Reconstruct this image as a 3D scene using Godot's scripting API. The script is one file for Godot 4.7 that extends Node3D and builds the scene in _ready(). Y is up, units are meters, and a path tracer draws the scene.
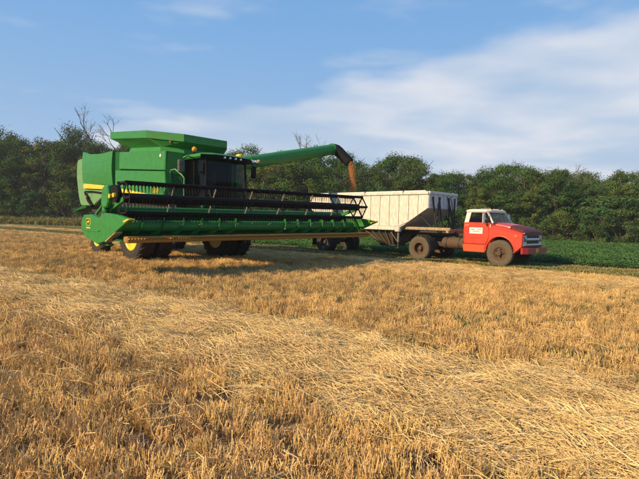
extends Node3D

# ---------------------------------------------------------------- layout
# x to the right, y up, the camera looks along -z. Distances in metres.
const ALONG := Vector3(0.8, 0.0, 0.6)      # direction of the lane, the rows and the straw windrows
const ACROSS := Vector3(0.6, 0.0, -0.8)    # across them, away from the camera
const COMBINE_AT := Vector3(-5.57, 0.0, -18.68)
const COMBINE_TURN := -44.46
const TRUCK_AT := Vector3(5.07, 0.0, -21.54)
const TRUCK_TURN := -44.07
var rng := RandomNumberGenerator.new()
var M := {}

# ---------------------------------------------------------------- mesh builder
class MB:
	var v := PackedVector3Array()
	var n := PackedVector3Array()
	var c := PackedColorArray()
	var xf := Transform3D.IDENTITY
	var col := Color(1, 1, 1)
	var use_col := false

	func raw(a: Vector3, b: Vector3, d: Vector3, na: Vector3, nb: Vector3, nd: Vector3) -> void:
		v.append(a); v.append(d); v.append(b)
		n.append(na); n.append(nd); n.append(nb)
		if use_col:
			c.append(col); c.append(col); c.append(col)

	func tri(a: Vector3, b: Vector3, d: Vector3) -> void:   # counter-clockwise seen from outside
		a = xf * a; b = xf * b; d = xf * d
		var k := (b - a).cross(d - a)
		if k.length_squared() < 1e-14:
			return
		k = k.normalized()
		raw(a, b, d, k, k, k)

	func quad(a: Vector3, b: Vector3, d: Vector3, e: Vector3) -> void:
		tri(a, b, d); tri(a, d, e)

	func smooth_quad(p: Array, q: Array) -> void:
		var a: Array = []
		var m: Array = []
		for i in 4:
			a.append(xf * (p[i] as Vector3)); m.append((xf.basis * (q[i] as Vector3)).normalized())
		raw(a[0], a[1], a[2], m[0], m[1], m[2])
		raw(a[0], a[2], a[3], m[0], m[2], m[3])

	# outline in the xy plane pushed from z0 to z1, edges of the two caps chamfered
	func prism(outline: Array, z0: float, z1: float, bevel := 0.0) -> void:
		var p := PackedVector2Array(outline)
		var area := 0.0
		for i in p.size():
			area += p[i].cross(p[(i + 1) % p.size()])
		if area < 0.0:
			p.reverse()
		var k := p.size()
		var inner := PackedVector2Array()
		for i in k:
			var e1 := (p[i] - p[(i + k - 1) % k]).normalized()
			var e2 := (p[(i + 1) % k] - p[i]).normalized()
			var n1 := Vector2(-e1.y, e1.x)
			var n2 := Vector2(-e2.y, e2.x)
			inner.append(p[i] + (n1 + n2) / maxf(1.0 + n1.dot(n2), 0.35) * bevel)
		if bevel > 0.0 and Geometry2D.triangulate_polygon(inner).is_empty():
			bevel = 0.0
		var rings: Array = [[p, z0], [p, z1]]
		if bevel > 0.0:
			rings = [[inner, z0], [p, z0 + bevel], [p, z1 - bevel], [inner, z1]]
		for r in rings.size() - 1:
			var lo: PackedVector2Array = rings[r][0]
			var hi: PackedVector2Array = rings[r + 1][0]
			var za: float = rings[r][1]
			var zb: float = rings[r + 1][1]
			for i in k:
				var j := (i + 1) % k
				quad(Vector3(lo[i].x, lo[i].y, za), Vector3(lo[j].x, lo[j].y, za), Vector3(hi[j].x, hi[j].y, zb), Vector3(hi[i].x, hi[i].y, zb))
		var cap: PackedVector2Array = inner if bevel > 0.0 else p
		var t := Geometry2D.triangulate_polygon(cap)
		for i in range(0, t.size(), 3):
			var a := cap[t[i]]
			var b := cap[t[i + 1]]
			var d := cap[t[i + 2]]
			if (b - a).cross(d - a) < 0.0:
				var s := b
				b = d
				d = s
			tri(Vector3(a.x, a.y, z1), Vector3(b.x, b.y, z1), Vector3(d.x, d.y, z1))
			tri(Vector3(a.x, a.y, z0), Vector3(d.x, d.y, z0), Vector3(b.x, b.y, z0))

	func box(at: Vector3, s: Vector3, b := 0.012) -> void:
		b = minf(b, minf(s.x, minf(s.y, s.z)) * 0.3)
		var x0 := at.x - s.x / 2
		var x1 := at.x + s.x / 2
		var y0 := at.y - s.y / 2
		var y1 := at.y + s.y / 2
		prism([Vector2(x0 + b, y0), Vector2(x1 - b, y0), Vector2(x1, y0 + b), Vector2(x1, y1 - b), Vector2(x1 - b, y1), Vector2(x0 + b, y1), Vector2(x0, y1 - b), Vector2(x0, y0 + b)], at.z - s.z / 2, at.z + s.z / 2, b)

	func bar(a: Vector3, b: Vector3, w: float, h: float, up := Vector3.UP) -> void:   # a straight square bar
		var keep := xf
		var d := (b - a)
		var z := d.normalized()
		if absf(z.dot(up)) > 0.98:
			up = Vector3.RIGHT
		var x := up.cross(z).normalized()
		var y := z.cross(x)
		xf = keep * Transform3D(Basis(x, y, z), (a + b) / 2)
		box(Vector3.ZERO, Vector3(w, h, d.length()), minf(w, h) * 0.15)
		xf = keep

	func tube(pts: Array, radius, k := 10, caps := true) -> void:
		var rings: Array = []
		var norms: Array = []
		var side := Vector3.ZERO
		for i in pts.size():
			var p: Vector3 = pts[i]
			var d: Vector3 = ((pts[mini(i + 1, pts.size() - 1)] as Vector3) - (pts[maxi(i - 1, 0)] as Vector3)).normalized()
			if i == 0:
				side = d.cross(Vector3.UP if absf(d.y) < 0.9 else Vector3.RIGHT).normalized()
			else:
				side = (side - d * side.dot(d)).normalized()
			var o := d.cross(side)
			var r: float = radius[i] if radius is Array else radius
			var ring: Array = []
			var nn: Array = []
			for j in k:
				var a := TAU * j / k
				var q := side * cos(a) + o * sin(a)
				ring.append(p + q * r); nn.append(q)
			rings.append(ring); norms.append(nn)
		for i in pts.size() - 1:
			for j in k:
				var l := (j + 1) % k
				smooth_quad([rings[i][j], rings[i][l], rings[i + 1][l], rings[i + 1][j]], [norms[i][j], norms[i][l], norms[i + 1][l], norms[i + 1][j]])
		if caps:
			for j in range(1, k - 1):
				tri(rings[0][0], rings[0][j + 1], rings[0][j])
				tri(rings[-1][0], rings[-1][j], rings[-1][j + 1])

	# profile of (radius, z) turned about the z axis
	func lathe(profile: Array, k := 32) -> void:
		for i in profile.size() - 1:
			var p: Vector2 = profile[i]
			var q: Vector2 = profile[i + 1]
			var d := (q - p).normalized()
			for j in k:
				var a := TAU * j / k
				var b := TAU * (j + 1) / k
				var ca := Vector3(cos(a), sin(a), 0)
				var cb := Vector3(cos(b), sin(b), 0)
				var na := ca * d.y - Vector3(0, 0, d.x)
				var nb := cb * d.y - Vector3(0, 0, d.x)
				smooth_quad([ca * p.x + Vector3(0, 0, p.y), cb * p.x + Vector3(0, 0, p.y), cb * q.x + Vector3(0, 0, q.y), ca * q.x + Vector3(0, 0, q.y)], [na, nb, nb, na])

	func ball(at: Vector3, r: Vector3, k := 12) -> void:
		var keep := xf
		xf = keep * Transform3D(Basis.from_scale(r), at)
		var prof: Array = []
		for i in 9:
			var a := -PI / 2 + PI * i / 8
			prof.append(Vector2(cos(a), sin(a)))
		lathe(prof, k)
		xf = keep

	# rings of equal size joined into a skin; open or closed round
	func loft(rings: Array, closed := true, caps := true) -> void:
		var k: int = rings[0].size()
		for i in rings.size() - 1:
			for j in (k if closed else k - 1):
				var l := (j + 1) % k
				quad(rings[i][j], rings[i][l], rings[i + 1][l], rings[i + 1][j])
		if caps and closed:
			for j in range(1, k - 1):
				tri(rings[0][0], rings[0][j + 1], rings[0][j])
				tri(rings[-1][0], rings[-1][j], rings[-1][j + 1])

	func build() -> ArrayMesh:
		var a: Array = []
		a.resize(Mesh.ARRAY_MAX)
		a[Mesh.ARRAY_VERTEX] = v
		a[Mesh.ARRAY_NORMAL] = n
		if use_col:
			a[Mesh.ARRAY_COLOR] = c
		var m := ArrayMesh.new()
		m.add_surface_from_arrays(Mesh.PRIMITIVE_TRIANGLES, a)
		return m

# ---------------------------------------------------------------- scene helpers
func tag(o: Node3D, label: String, category: String, group := "", kind := "") -> void:
	if label: o.set_meta("label", label)
	if category: o.set_meta("category", category)
	if group: o.set_meta("group", group)
	if kind: o.set_meta("kind", kind)

func thing(called: String, label: String, category: String, at := Vector3.ZERO, turn := 0.0, group := "") -> Node3D:
	var o := Node3D.new()
	o.name = called
	add_child(o, true)
	o.position = at
	o.rotation_degrees.y = turn
	tag(o, label, category, group)
	return o

func part(parent: Node, called: String, mb: MB, m: Material) -> MeshInstance3D:
	return part_mesh(parent, called, mb.build(), m)

func part_mesh(parent: Node, called: String, mesh: Mesh, m: Material) -> MeshInstance3D:
	var o := MeshInstance3D.new()
	o.name = called
	o.mesh = mesh
	o.material_override = m
	parent.add_child(o, true)
	return o

func box_part(parent: Node, called: String, at: Vector3, s: Vector3, m: Material, b := 0.012) -> MeshInstance3D:
	var g := MB.new()
	g.box(at, s, b)
	return part(parent, called, g, m)

func tube_part(parent: Node, called: String, pts: Array, r, m: Material, k := 10) -> MeshInstance3D:
	var g := MB.new()
	g.tube(pts, r, k)
	return part(parent, called, g, m)

func plate(parent: Node, called: String, pts: Array, z0: float, z1: float, m: Material, bevel := 0.01) -> MeshInstance3D:
	var g := MB.new()
	var q: Array = []
	for p in pts:
		q.append(Vector2(p[0], p[1]))
	g.prism(q, z0, z1, bevel)
	return part(parent, called, g, m)

func lin(r: float, g: float, b: float) -> Color:
	return Color(r, g, b).linear_to_srgb()

func noise_tex(s: int, freq: float, stops: Array, size := 512, octaves := 4, kind := FastNoiseLite.TYPE_SIMPLEX_SMOOTH) -> NoiseTexture2D:
	var f := FastNoiseLite.new()
	f.noise_type = kind
	f.seed = s
	f.frequency = freq
	f.fractal_octaves = octaves
	var g := Gradient.new()
	var off := PackedFloat32Array()
	var cols := PackedColorArray()
	for a in stops:
		off.append(a[0]); cols.append(a[1])
	g.offsets = off
	g.colors = cols
	var t := NoiseTexture2D.new()
	t.width = size
	t.height = size
	t.seamless = true
	t.noise = f
	t.color_ramp = g
	return t

func mat(c: Color, rough: float, metal := 0.0, tex: Texture2D = null, scale := 1.0) -> StandardMaterial3D:
	var m := StandardMaterial3D.new()
	m.albedo_color = c
	m.roughness = rough
	m.metallic = metal
	if tex:
		m.albedo_texture = tex
		m.uv1_triplanar = true
		m.uv1_scale = Vector3.ONE * scale
	return m

func scatter(called: String, mesh: Mesh, m: Material, placed: Array, colors: Array, label: String, category: String) -> void:
	var mm := MultiMesh.new()
	mm.transform_format = MultiMesh.TRANSFORM_3D
	mm.use_colors = true
	mm.mesh = mesh
	mm.instance_count = placed.size()
	for i in placed.size():
		mm.set_instance_transform(i, placed[i])
		mm.set_instance_color(i, colors[i])
	var o := MultiMeshInstance3D.new()
	o.name = called
	o.multimesh = mm
	o.material_override = m
	add_child(o, true)
	tag(o, label, category, called.replace("_", " "), "stuff")

func field_point(t: float, n: float, y := 0.0) -> Vector3:
	return ALONG * t + ACROSS * n + Vector3(0, y, 0)

func in_view(p: Vector3, margin := 2.0) -> bool:
	return p.z < -1.6 and absf(p.x) < -p.z * 0.69 + margin

# ---------------------------------------------------------------- light and materials
func make_sky() -> void:
	var cam := Camera3D.new()
	cam.name = "camera"
	cam.fov = 53.05
	cam.near = 0.05
	cam.far = 2000.0
	add_child(cam)
	cam.position = Vector3(0, 1.55, 0)
	cam.rotation_degrees = Vector3(-2.15, 0, 1.52)
	cam.current = true

	var w := 2048
	var h := 1024
	var img := Image.create(w, h, false, Image.FORMAT_RGBF)
	var n1 := FastNoiseLite.new()
	n1.seed = 11
	n1.frequency = 0.55
	n1.fractal_octaves = 5
	n1.noise_type = FastNoiseLite.TYPE_SIMPLEX_SMOOTH
	var n2 := FastNoiseLite.new()
	n2.seed = 4
	n2.frequency = 1.1
	n2.fractal_octaves = 6
	n2.noise_type = FastNoiseLite.TYPE_SIMPLEX_SMOOTH
	var top := Vector3(0.085, 0.235, 0.54)
	var mid := Vector3(0.19, 0.385, 0.68)
	var low := Vector3(0.44, 0.56, 0.70)
	for j in h:
		var el := PI / 2 - PI * (j + 0.5) / h
		var y := sin(el)
		for i in w:
			if y < -0.02:
				img.set_pixel(i, j, Color(0.2, 0.18, 0.12))
				continue
			var az := TAU * ((i + 0.5) / w)
			# the first column of the panorama looks along -z
			var d := Vector3(sin(az) * cos(el), y, -cos(az) * cos(el))
			var c: Vector3
			var yy := maxf(y, 0.0)
			if yy < 0.36:
				c = low.lerp(mid, pow(yy / 0.36, 0.75))
			else:
				c = mid.lerp(top, pow((yy - 0.36) / 0.64, 0.8))
			var q := Vector2(d.x, -d.z) / (yy + 0.035)
			var wob := n1.get_noise_2d(q.x * 0.7 + 40.0, q.y * 0.7)
			var wisp := n2.get_noise_2d(q.x * 1.3 + 3.0, q.y * 1.3)
			var edge := 0.64 * q.x + 0.77 * q.y + wob * 0.55 + wisp * 0.22
			var sheet := smoothstep(2.2, 2.62, edge)
			var fine := n2.get_noise_2d(q.x * 0.5 + q.y * 0.25, q.y * 0.7 - q.x * 0.3)
			var puff := n1.get_noise_2d(q.x * 0.5 + 9.0, q.y * 0.36 - 7.0)
			var cover := sheet * clampf(0.80 + fine * 0.45, 0.4, 1.0)
			# thin streaks outside the sheet
			cover = maxf(cover, smoothstep(0.12, 0.55, n2.get_noise_2d(q.x * 0.6 + 30.0, q.y * 1.0 + 12.0)) * 0.4)
			var white := Vector3(0.475, 0.575, 0.705).lerp(Vector3(0.73, 0.74, 0.79), clampf(0.32 + puff * 1.3 + fine * 0.55 + (1.0 - smoothstep(2.4, 3.3, edge)) * 0.3, 0.0, 1.0))
			c = c.lerp(white, cover * 0.95)
			img.set_pixel(i, j, Color(c.x, c.y, c.z))
	var pano := PanoramaSkyMaterial.new()
	pano.panorama = ImageTexture.create_from_image(img)
	var sky := Sky.new()
	sky.sky_material = pano
	var env := Environment.new()
	env.background_mode = Environment.BG_SKY
	env.sky = sky
	env.background_energy_multiplier = 0.87
	env.tonemap_mode = Environment.TONE_MAPPER_LINEAR
	env.tonemap_exposure = 1.28
	env.sdfgi_enabled = true
	env.ssao_enabled = true
	env.ssil_enabled = true
	env.fog_enabled = true
	env.fog_density = 0.0005
	env.fog_light_color = Color(0.86, 0.88, 0.90)
	var we := WorldEnvironment.new()
	we.name = "environment"
	we.environment = env
	add_child(we)

	var sun := DirectionalLight3D.new()
	sun.name = "sun"
	sun.light_color = Color(1.0, 0.87, 0.68)
	sun.light_energy = 1.6
	sun.light_angular_distance = 0.5
	sun.shadow_enabled = true
	add_child(sun)
	var az := deg_to_rad(27.0)
	var el := deg_to_rad(27.0)
	var to_sun := Vector3(-cos(az) * cos(el), sin(el), sin(az) * cos(el))
	sun.look_at_from_position(to_sun * 50.0, Vector3.ZERO)

func make_materials() -> void:
	var grime := noise_tex(3, 0.012, [[0.0, Color(0.89, 0.875, 0.84)], [0.4, Color(0.965, 0.96, 0.95)], [0.65, Color(1, 1, 1)], [1.0, Color(0.97, 0.965, 0.955)]], 512, 6)
	var dusty := noise_tex(5, 0.02, [[0.0, Color(0.55, 0.50, 0.42)], [0.4, Color(0.85, 0.82, 0.76)], [1.0, Color(1, 1, 0.98)]], 512, 5)
	var rusty := noise_tex(8, 0.02, [[0.0, Color(0.30, 0.13, 0.07)], [0.42, Color(0.42, 0.19, 0.10)], [0.55, Color(0.60, 0.20, 0.13)], [1.0, Color(0.72, 0.26, 0.17)]], 512, 5)
	M.green = mat(lin(0.034, 0.225, 0.040), 0.45, 0.0, grime, 0.5)
	M.green.clearcoat_enabled = true
	M.green.metallic_specular = 0.35
	M.green.clearcoat = 0.12
	M.green.clearcoat_roughness = 0.25
	M.green_dusty = mat(lin(0.13, 0.30, 0.11), 0.6, 0.0, grime, 0.4)
	M.green_dark = mat(lin(0.014, 0.11, 0.028), 0.6, 0.0, grime, 0.5)
	M.green_dark.metallic_specular = 0.25
	M.yellow = mat(lin(0.85, 0.60, 0.02), 0.4, 0.0, grime, 0.7)
	M.black = mat(lin(0.010, 0.010, 0.011), 0.75)
	M.black.metallic_specular = 0.25
	M.chassis = mat(lin(0.03, 0.03, 0.028), 0.75, 0.0, dusty, 0.8)
	M.rubber = mat(lin(0.035, 0.032, 0.028), 0.85, 0.0, dusty, 1.6)
	M.rubber_dusty = mat(lin(0.15, 0.125, 0.095), 0.9, 0.0, dusty, 2.0)
	M.steel = mat(lin(0.60, 0.60, 0.58), 0.4, 0.45, grime, 1.0)
	M.grey_steel = mat(lin(0.17, 0.17, 0.165), 0.55, 0.3, dusty, 1.0)
	M.ochre = mat(lin(0.44, 0.23, 0.03), 0.7, 0.0, dusty, 2.0)
	M.red = mat(lin(0.58, 0.046, 0.017), 0.38, 0.0, grime, 0.35)
	M.red.clearcoat_enabled = true
	M.red.clearcoat = 0.25
	M.red.clearcoat_roughness = 0.35
	M.red_step = mat(lin(0.60, 0.075, 0.017), 0.5, 0.0, grime, 0.9)
	M.red_worn = mat(Color(0.72, 0.66, 0.66), 0.6, 0.0, rusty, 0.8)
	M.red_bumper = mat(lin(0.36, 0.022, 0.02), 0.45, 0.0, grime, 1.1)
	M.rust = mat(Color(1, 1, 1), 0.85, 0.0, noise_tex(9, 0.03, [[0.0, Color(0.20, 0.16, 0.12)], [0.5, Color(0.34, 0.26, 0.18)], [1.0, Color(0.50, 0.39, 0.26)]], 512, 5), 1.5)
	M.cream = mat(lin(0.76, 0.71, 0.60), 0.45, 0.0, grime, 0.8)
	var streak := noise_tex(14, 0.02, [[0.0, Color(0.84, 0.80, 0.73)], [0.42, Color(0.94, 0.92, 0.89)], [0.65, Color(1, 1, 1)], [1.0, Color(0.97, 0.965, 0.95)]], 512, 5)
	M.white = mat(lin(0.72, 0.69, 0.62), 0.55, 0.0, streak, 0.6)
	M.white.uv1_scale = Vector3(1.1, 0.22, 1.1)
	M.white_shaded = mat(lin(0.60, 0.60, 0.59), 0.55, 0.0, streak, 0.6)  # greyer copy of the white, with the shade of the front mixed in
	M.hopper = mat(lin(0.16, 0.145, 0.12), 0.8, 0.0, dusty, 1.0)  # shade below the rail painted into the dark base; mottling is dust
	M.frame = mat(lin(0.045, 0.042, 0.038), 0.7, 0.0, dusty, 1.0)
	M.tan = mat(lin(0.50, 0.40, 0.26), 0.75, 0.0, dusty, 1.0)
	M.dark = mat(lin(0.01, 0.01, 0.01), 0.8)
	M.sign = mat(lin(0.80, 0.78, 0.70), 0.5)
	M.ink = mat(lin(0.10, 0.11, 0.08), 0.6)
	M.ink_red = mat(lin(0.30, 0.08, 0.07), 0.6)
	M.amber = mat(lin(0.85, 0.32, 0.03), 0.3)
	M.plate = mat(lin(0.62, 0.33, 0.02), 0.5)
	M.lens = mat(lin(0.78, 0.78, 0.74), 0.15, 0.2)
	M.headlamp = mat(lin(0.22, 0.22, 0.21), 0.12, 0.3)
	M.glass = mat(Color(0.035, 0.05, 0.04, 0.4), 0.04)
	M.glass.transparency = BaseMaterial3D.TRANSPARENCY_ALPHA
	M.glass.metallic_specular = 0.3
	M.seat = mat(lin(0.05, 0.045, 0.035), 0.85)
	M.grain = mat(Color(1, 1, 1), 0.8)
	M.grain.vertex_color_use_as_albedo = true
	M.leaf = mat(Color(1, 1, 1), 0.9)
	M.leaf.metallic_specular = 0.2
	M.leaf.vertex_color_use_as_albedo = true
	M.leaf.backlight_enabled = true
	M.leaf.backlight = Color(0.20, 0.26, 0.06)
	M.straw = mat(Color(1, 1, 1), 0.7)
	M.straw.metallic_specular = 0.3
	M.straw.vertex_color_use_as_albedo = true
	M.straw.backlight_enabled = true
	M.straw.backlight = Color(0.16, 0.11, 0.04)
	M.bark = mat(lin(0.11, 0.085, 0.06), 0.9, 0.0, dusty, 1.2)
	M.dead_bark = mat(lin(0.23, 0.205, 0.175), 0.9, 0.0, dusty, 1.2)
	# ground covers
	M.soil = mat(Color(1, 1, 1), 1.0, 0.0, noise_tex(21, 0.03, [[0.0, lin(0.06, 0.04, 0.022)], [0.45, lin(0.13, 0.085, 0.042)], [0.62, lin(0.24, 0.16, 0.075)], [1.0, lin(0.38, 0.27, 0.13)]], 1024, 6), 0.35)
	M.soil.uv1_world_triplanar = true
	M.lane = mat(Color(1, 1, 1), 1.0, 0.0, noise_tex(22, 0.02, [[0.0, lin(0.07, 0.10, 0.03)], [0.5, lin(0.13, 0.14, 0.05)], [0.7, lin(0.20, 0.18, 0.08)], [1.0, lin(0.28, 0.23, 0.12)]], 1024, 6), 0.22)
	M.lane.uv1_world_triplanar = true
	M.dirt = mat(Color(1, 1, 1), 1.0, 0.0, noise_tex(23, 0.025, [[0.0, lin(0.15, 0.13, 0.07)], [0.5, lin(0.26, 0.21, 0.125)], [1.0, lin(0.36, 0.29, 0.18)]], 1024, 6), 0.3)
	M.dirt.uv1_world_triplanar = true
	M.soy_soil = mat(Color(1, 1, 1), 1.0, 0.0, noise_tex(24, 0.03, [[0.0, lin(0.035, 0.05, 0.018)], [1.0, lin(0.09, 0.10, 0.035)]], 512, 5), 0.3)
	M.soy_soil.uv1_world_triplanar = true
	M.verge = mat(Color(1, 1, 1), 1.0, 0.0, noise_tex(25, 0.02, [[0.0, lin(0.09, 0.11, 0.03)], [0.5, lin(0.17, 0.16, 0.055)], [1.0, lin(0.32, 0.25, 0.10)]], 512, 5), 0.2)
	M.verge.uv1_world_triplanar = true

# ---------------------------------------------------------------- ground
func sheet(called: String, pts: Array, y: float, m: Material) -> void:
	var g := MB.new()
	var t := Geometry2D.triangulate_polygon(PackedVector2Array(pts))
	for i in range(0, t.size(), 3):
		var q: Array = []
		for k in 3:
			var p: Vector2 = pts[t[i + k]]
			q.append(Vector3(p.x, y, p.y))
		if ((q[1] - q[0]) as Vector3).cross(q[2] - q[0]).y < 0.0:
			q.reverse()
		g.tri(q[0], q[1], q[2])
	var o := part(self, called, g, m)
	o.set_meta("kind", "structure")

func strip(t0: float, t1: float, n0: float, n1: float, wobble := 0.0, s := 1) -> Array:
	var f := FastNoiseLite.new()
	f.seed = s
	f.frequency = 0.15
	var a: Array = []
	var b: Array = []
	var k := 60
	for i in k + 1:
		var t := lerpf(t0, t1, float(i) / k)
		var p := field_point(t, n0 + f.get_noise_1d(t) * wobble)
		var q := field_point(t, n1 + f.get_noise_1d(t + 500.0) * wobble)
		a.append(Vector2(p.x, p.z)); b.append(Vector2(q.x, q.z))
	b.reverse()
	return a + b

func make_ground() -> void:
	sheet("ground", [Vector2(-900, -900), Vector2(900, -900), Vector2(900, 60), Vector2(-900, 60)], 0.0, M.soil)
	sheet("verge_ground", strip(-90, 90, 21.2, 120), 0.004, M.verge)
	sheet("soybean_ground", strip(-34, 70, 21.3, 62), 0.008, M.soy_soil)
	sheet("lane", strip(-70, 40, 17.4, 21.3, 0.5, 3), 0.010, M.lane)
	sheet("wheel_track", strip(-60, 40, 17.9, 18.75, 0.3, 5), 0.014, M.dirt)
	sheet("wheel_track_001", strip(-60, 40, 19.9, 20.5, 0.3, 6), 0.014, M.dirt)

# a tuft of cut wheat stalks standing on the ground
func stubble_mesh(s: int, stalks: int) -> ArrayMesh:
	var r := RandomNumberGenerator.new()
	r.seed = s
	var g := MB.new()
	g.use_col = true
	for i in stalks:
		var a := r.randf() * TAU
		var d := sqrt(r.randf()) * 0.07
		var p := Vector3(cos(a) * d, 0, sin(a) * d)
		var hgt := r.randf_range(0.075, 0.165)
		var lean := Vector3(r.randfn(0, 0.22), 1.0, r.randfn(0, 0.22)).normalized()
		if r.randf() < 0.08:
			lean = Vector3(r.randfn(0, 1.0), 0.6, r.randfn(0, 1.0)).normalized()
		var w := r.randf_range(0.0019, 0.0035)
		var tone := r.randf_range(0.55, 1.2)
		g.col = Color(0.68 * tone, (0.44 + r.randf() * 0.05) * tone, (0.165 + r.randf() * 0.05) * tone)
		var q := p + lean * hgt
		_stick(g, p, q, w, w * 0.85)
		if r.randf() < 0.45:   # a dry leaf sheath
			var b := r.randf() * TAU
			var m := p.lerp(q, r.randf_range(0.3, 0.85))
			var tip := m + Vector3(cos(b) * 0.05, r.randf_range(-0.03, 0.04), sin(b) * 0.05)
			var wd := Vector3(-sin(b), 0.3, cos(b)) * 0.005
			g.tri(m - wd, m + wd, tip)
	return g.build()

func _stick(g: MB, p: Vector3, q: Vector3, w0: float, w1: float) -> void:
	var d := (q - p).normalized()
	var s := d.cross(Vector3.RIGHT if absf(d.x) < 0.8 else Vector3.UP).normalized()
	var o := d.cross(s)
	for k in 3:
		var a := TAU * k / 3
		var b := TAU * (k + 1) / 3
		var ca := s * cos(a) + o * sin(a)
		var cb := s * cos(b) + o * sin(b)
		g.quad(p + ca * w0, p + cb * w0, q + cb * w1, q + ca * w1)

# a lock of loose threshed straw, lying mostly along local x
func straw_mesh(s: int, stalks: int) -> ArrayMesh:
	var r := RandomNumberGenerator.new()
	r.seed = s
	var g := MB.new()
	g.use_col = true
	for i in stalks:
		var yaw := r.randfn(0, 0.5)
		var l := r.randf_range(0.07, 0.22)
		var c := Vector3(r.randfn(0, 0.09), r.randf_range(0.0, 0.06), r.randfn(0, 0.07))
		var d := Vector3(cos(yaw), r.randfn(0, 0.14), sin(yaw))
		var bend := Vector3(r.randfn(0, 0.03), r.randf_range(-0.01, 0.05), r.randfn(0, 0.03))
		var w := r.randf_range(0.0016, 0.0032)
		var tone := r.randf_range(0.6, 1.18)
		g.col = Color(0.76 * tone, (0.525 + r.randf() * 0.05) * tone, (0.215 + r.randf() * 0.06) * tone)
		var a := c - d * l
		var b := c + d * l
		_stick(g, a, c + bend, w, w)
		_stick(g, c + bend, b, w, w * 0.7)
	return g.build()

func blade_mesh(s: int, blades: int, hgt: float, spread: float, width: float, base: Color, dry: float) -> ArrayMesh:
	var r := RandomNumberGenerator.new()
	r.seed = s
	var g := MB.new()
	g.use_col = true
	for i in blades:
		var a := r.randf() * TAU
		var p := Vector3(cos(a), 0, sin(a)) * sqrt(r.randf()) * spread
		var b := r.randf() * TAU
		var out := Vector3(cos(b), 0, sin(b))
		var h := hgt * r.randf_range(0.45, 1.1)
		var side := Vector3(-out.z, 0, out.x) * width * r.randf_range(0.6, 1.2)
		var m := p + Vector3(0, h * 0.6, 0) + out * h * r.randf_range(0.05, 0.25)
		var tip := m + Vector3(0, h * r.randf_range(0.05, 0.4), 0) + out * h * r.randf_range(0.15, 0.45)
		var tone := r.randf_range(0.65, 1.25)
		g.col = Color(base.r * tone, base.g * tone, base.b * tone)
		if r.randf() < dry:
			g.col = Color(0.42 * tone, 0.33 * tone, 0.14 * tone)
		g.quad(p - side, p + side, m + side * 0.8, m - side * 0.8)
		g.tri(m - side * 0.8, m + side * 0.8, tip)
	return g.build()

func soy_mesh(s: int) -> ArrayMesh:
	var r := RandomNumberGenerator.new()
	r.seed = s
	var g := MB.new()
	g.use_col = true
	for i in 22:
		var b := r.randf() * TAU
		var out := Vector3(cos(b), 0, sin(b))
		var c := Vector3(0, r.randf_range(0.08, 0.32), 0) + out * r.randf_range(0.02, 0.2)
		for k in 3:
			var e := b + (k - 1) * 1.3 + r.randfn(0, 0.2)
			var f := Vector3(cos(e), r.randfn(-0.15, 0.3), sin(e)).normalized()
			var side := f.cross(Vector3(r.randfn(0, 0.3), 1, r.randfn(0, 0.3))).normalized()
			var l := r.randf_range(0.045, 0.085)
			var tone := r.randf_range(0.7, 1.25)
			g.col = Color(0.085 * tone, 0.175 * tone, 0.045 * tone)
			var p := c + f * 0.02
			g.quad(p, p + f * l * 0.5 + side * l * 0.36, p + f * l, p + f * l * 0.5 - side * l * 0.36)
	return g.build()

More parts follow.
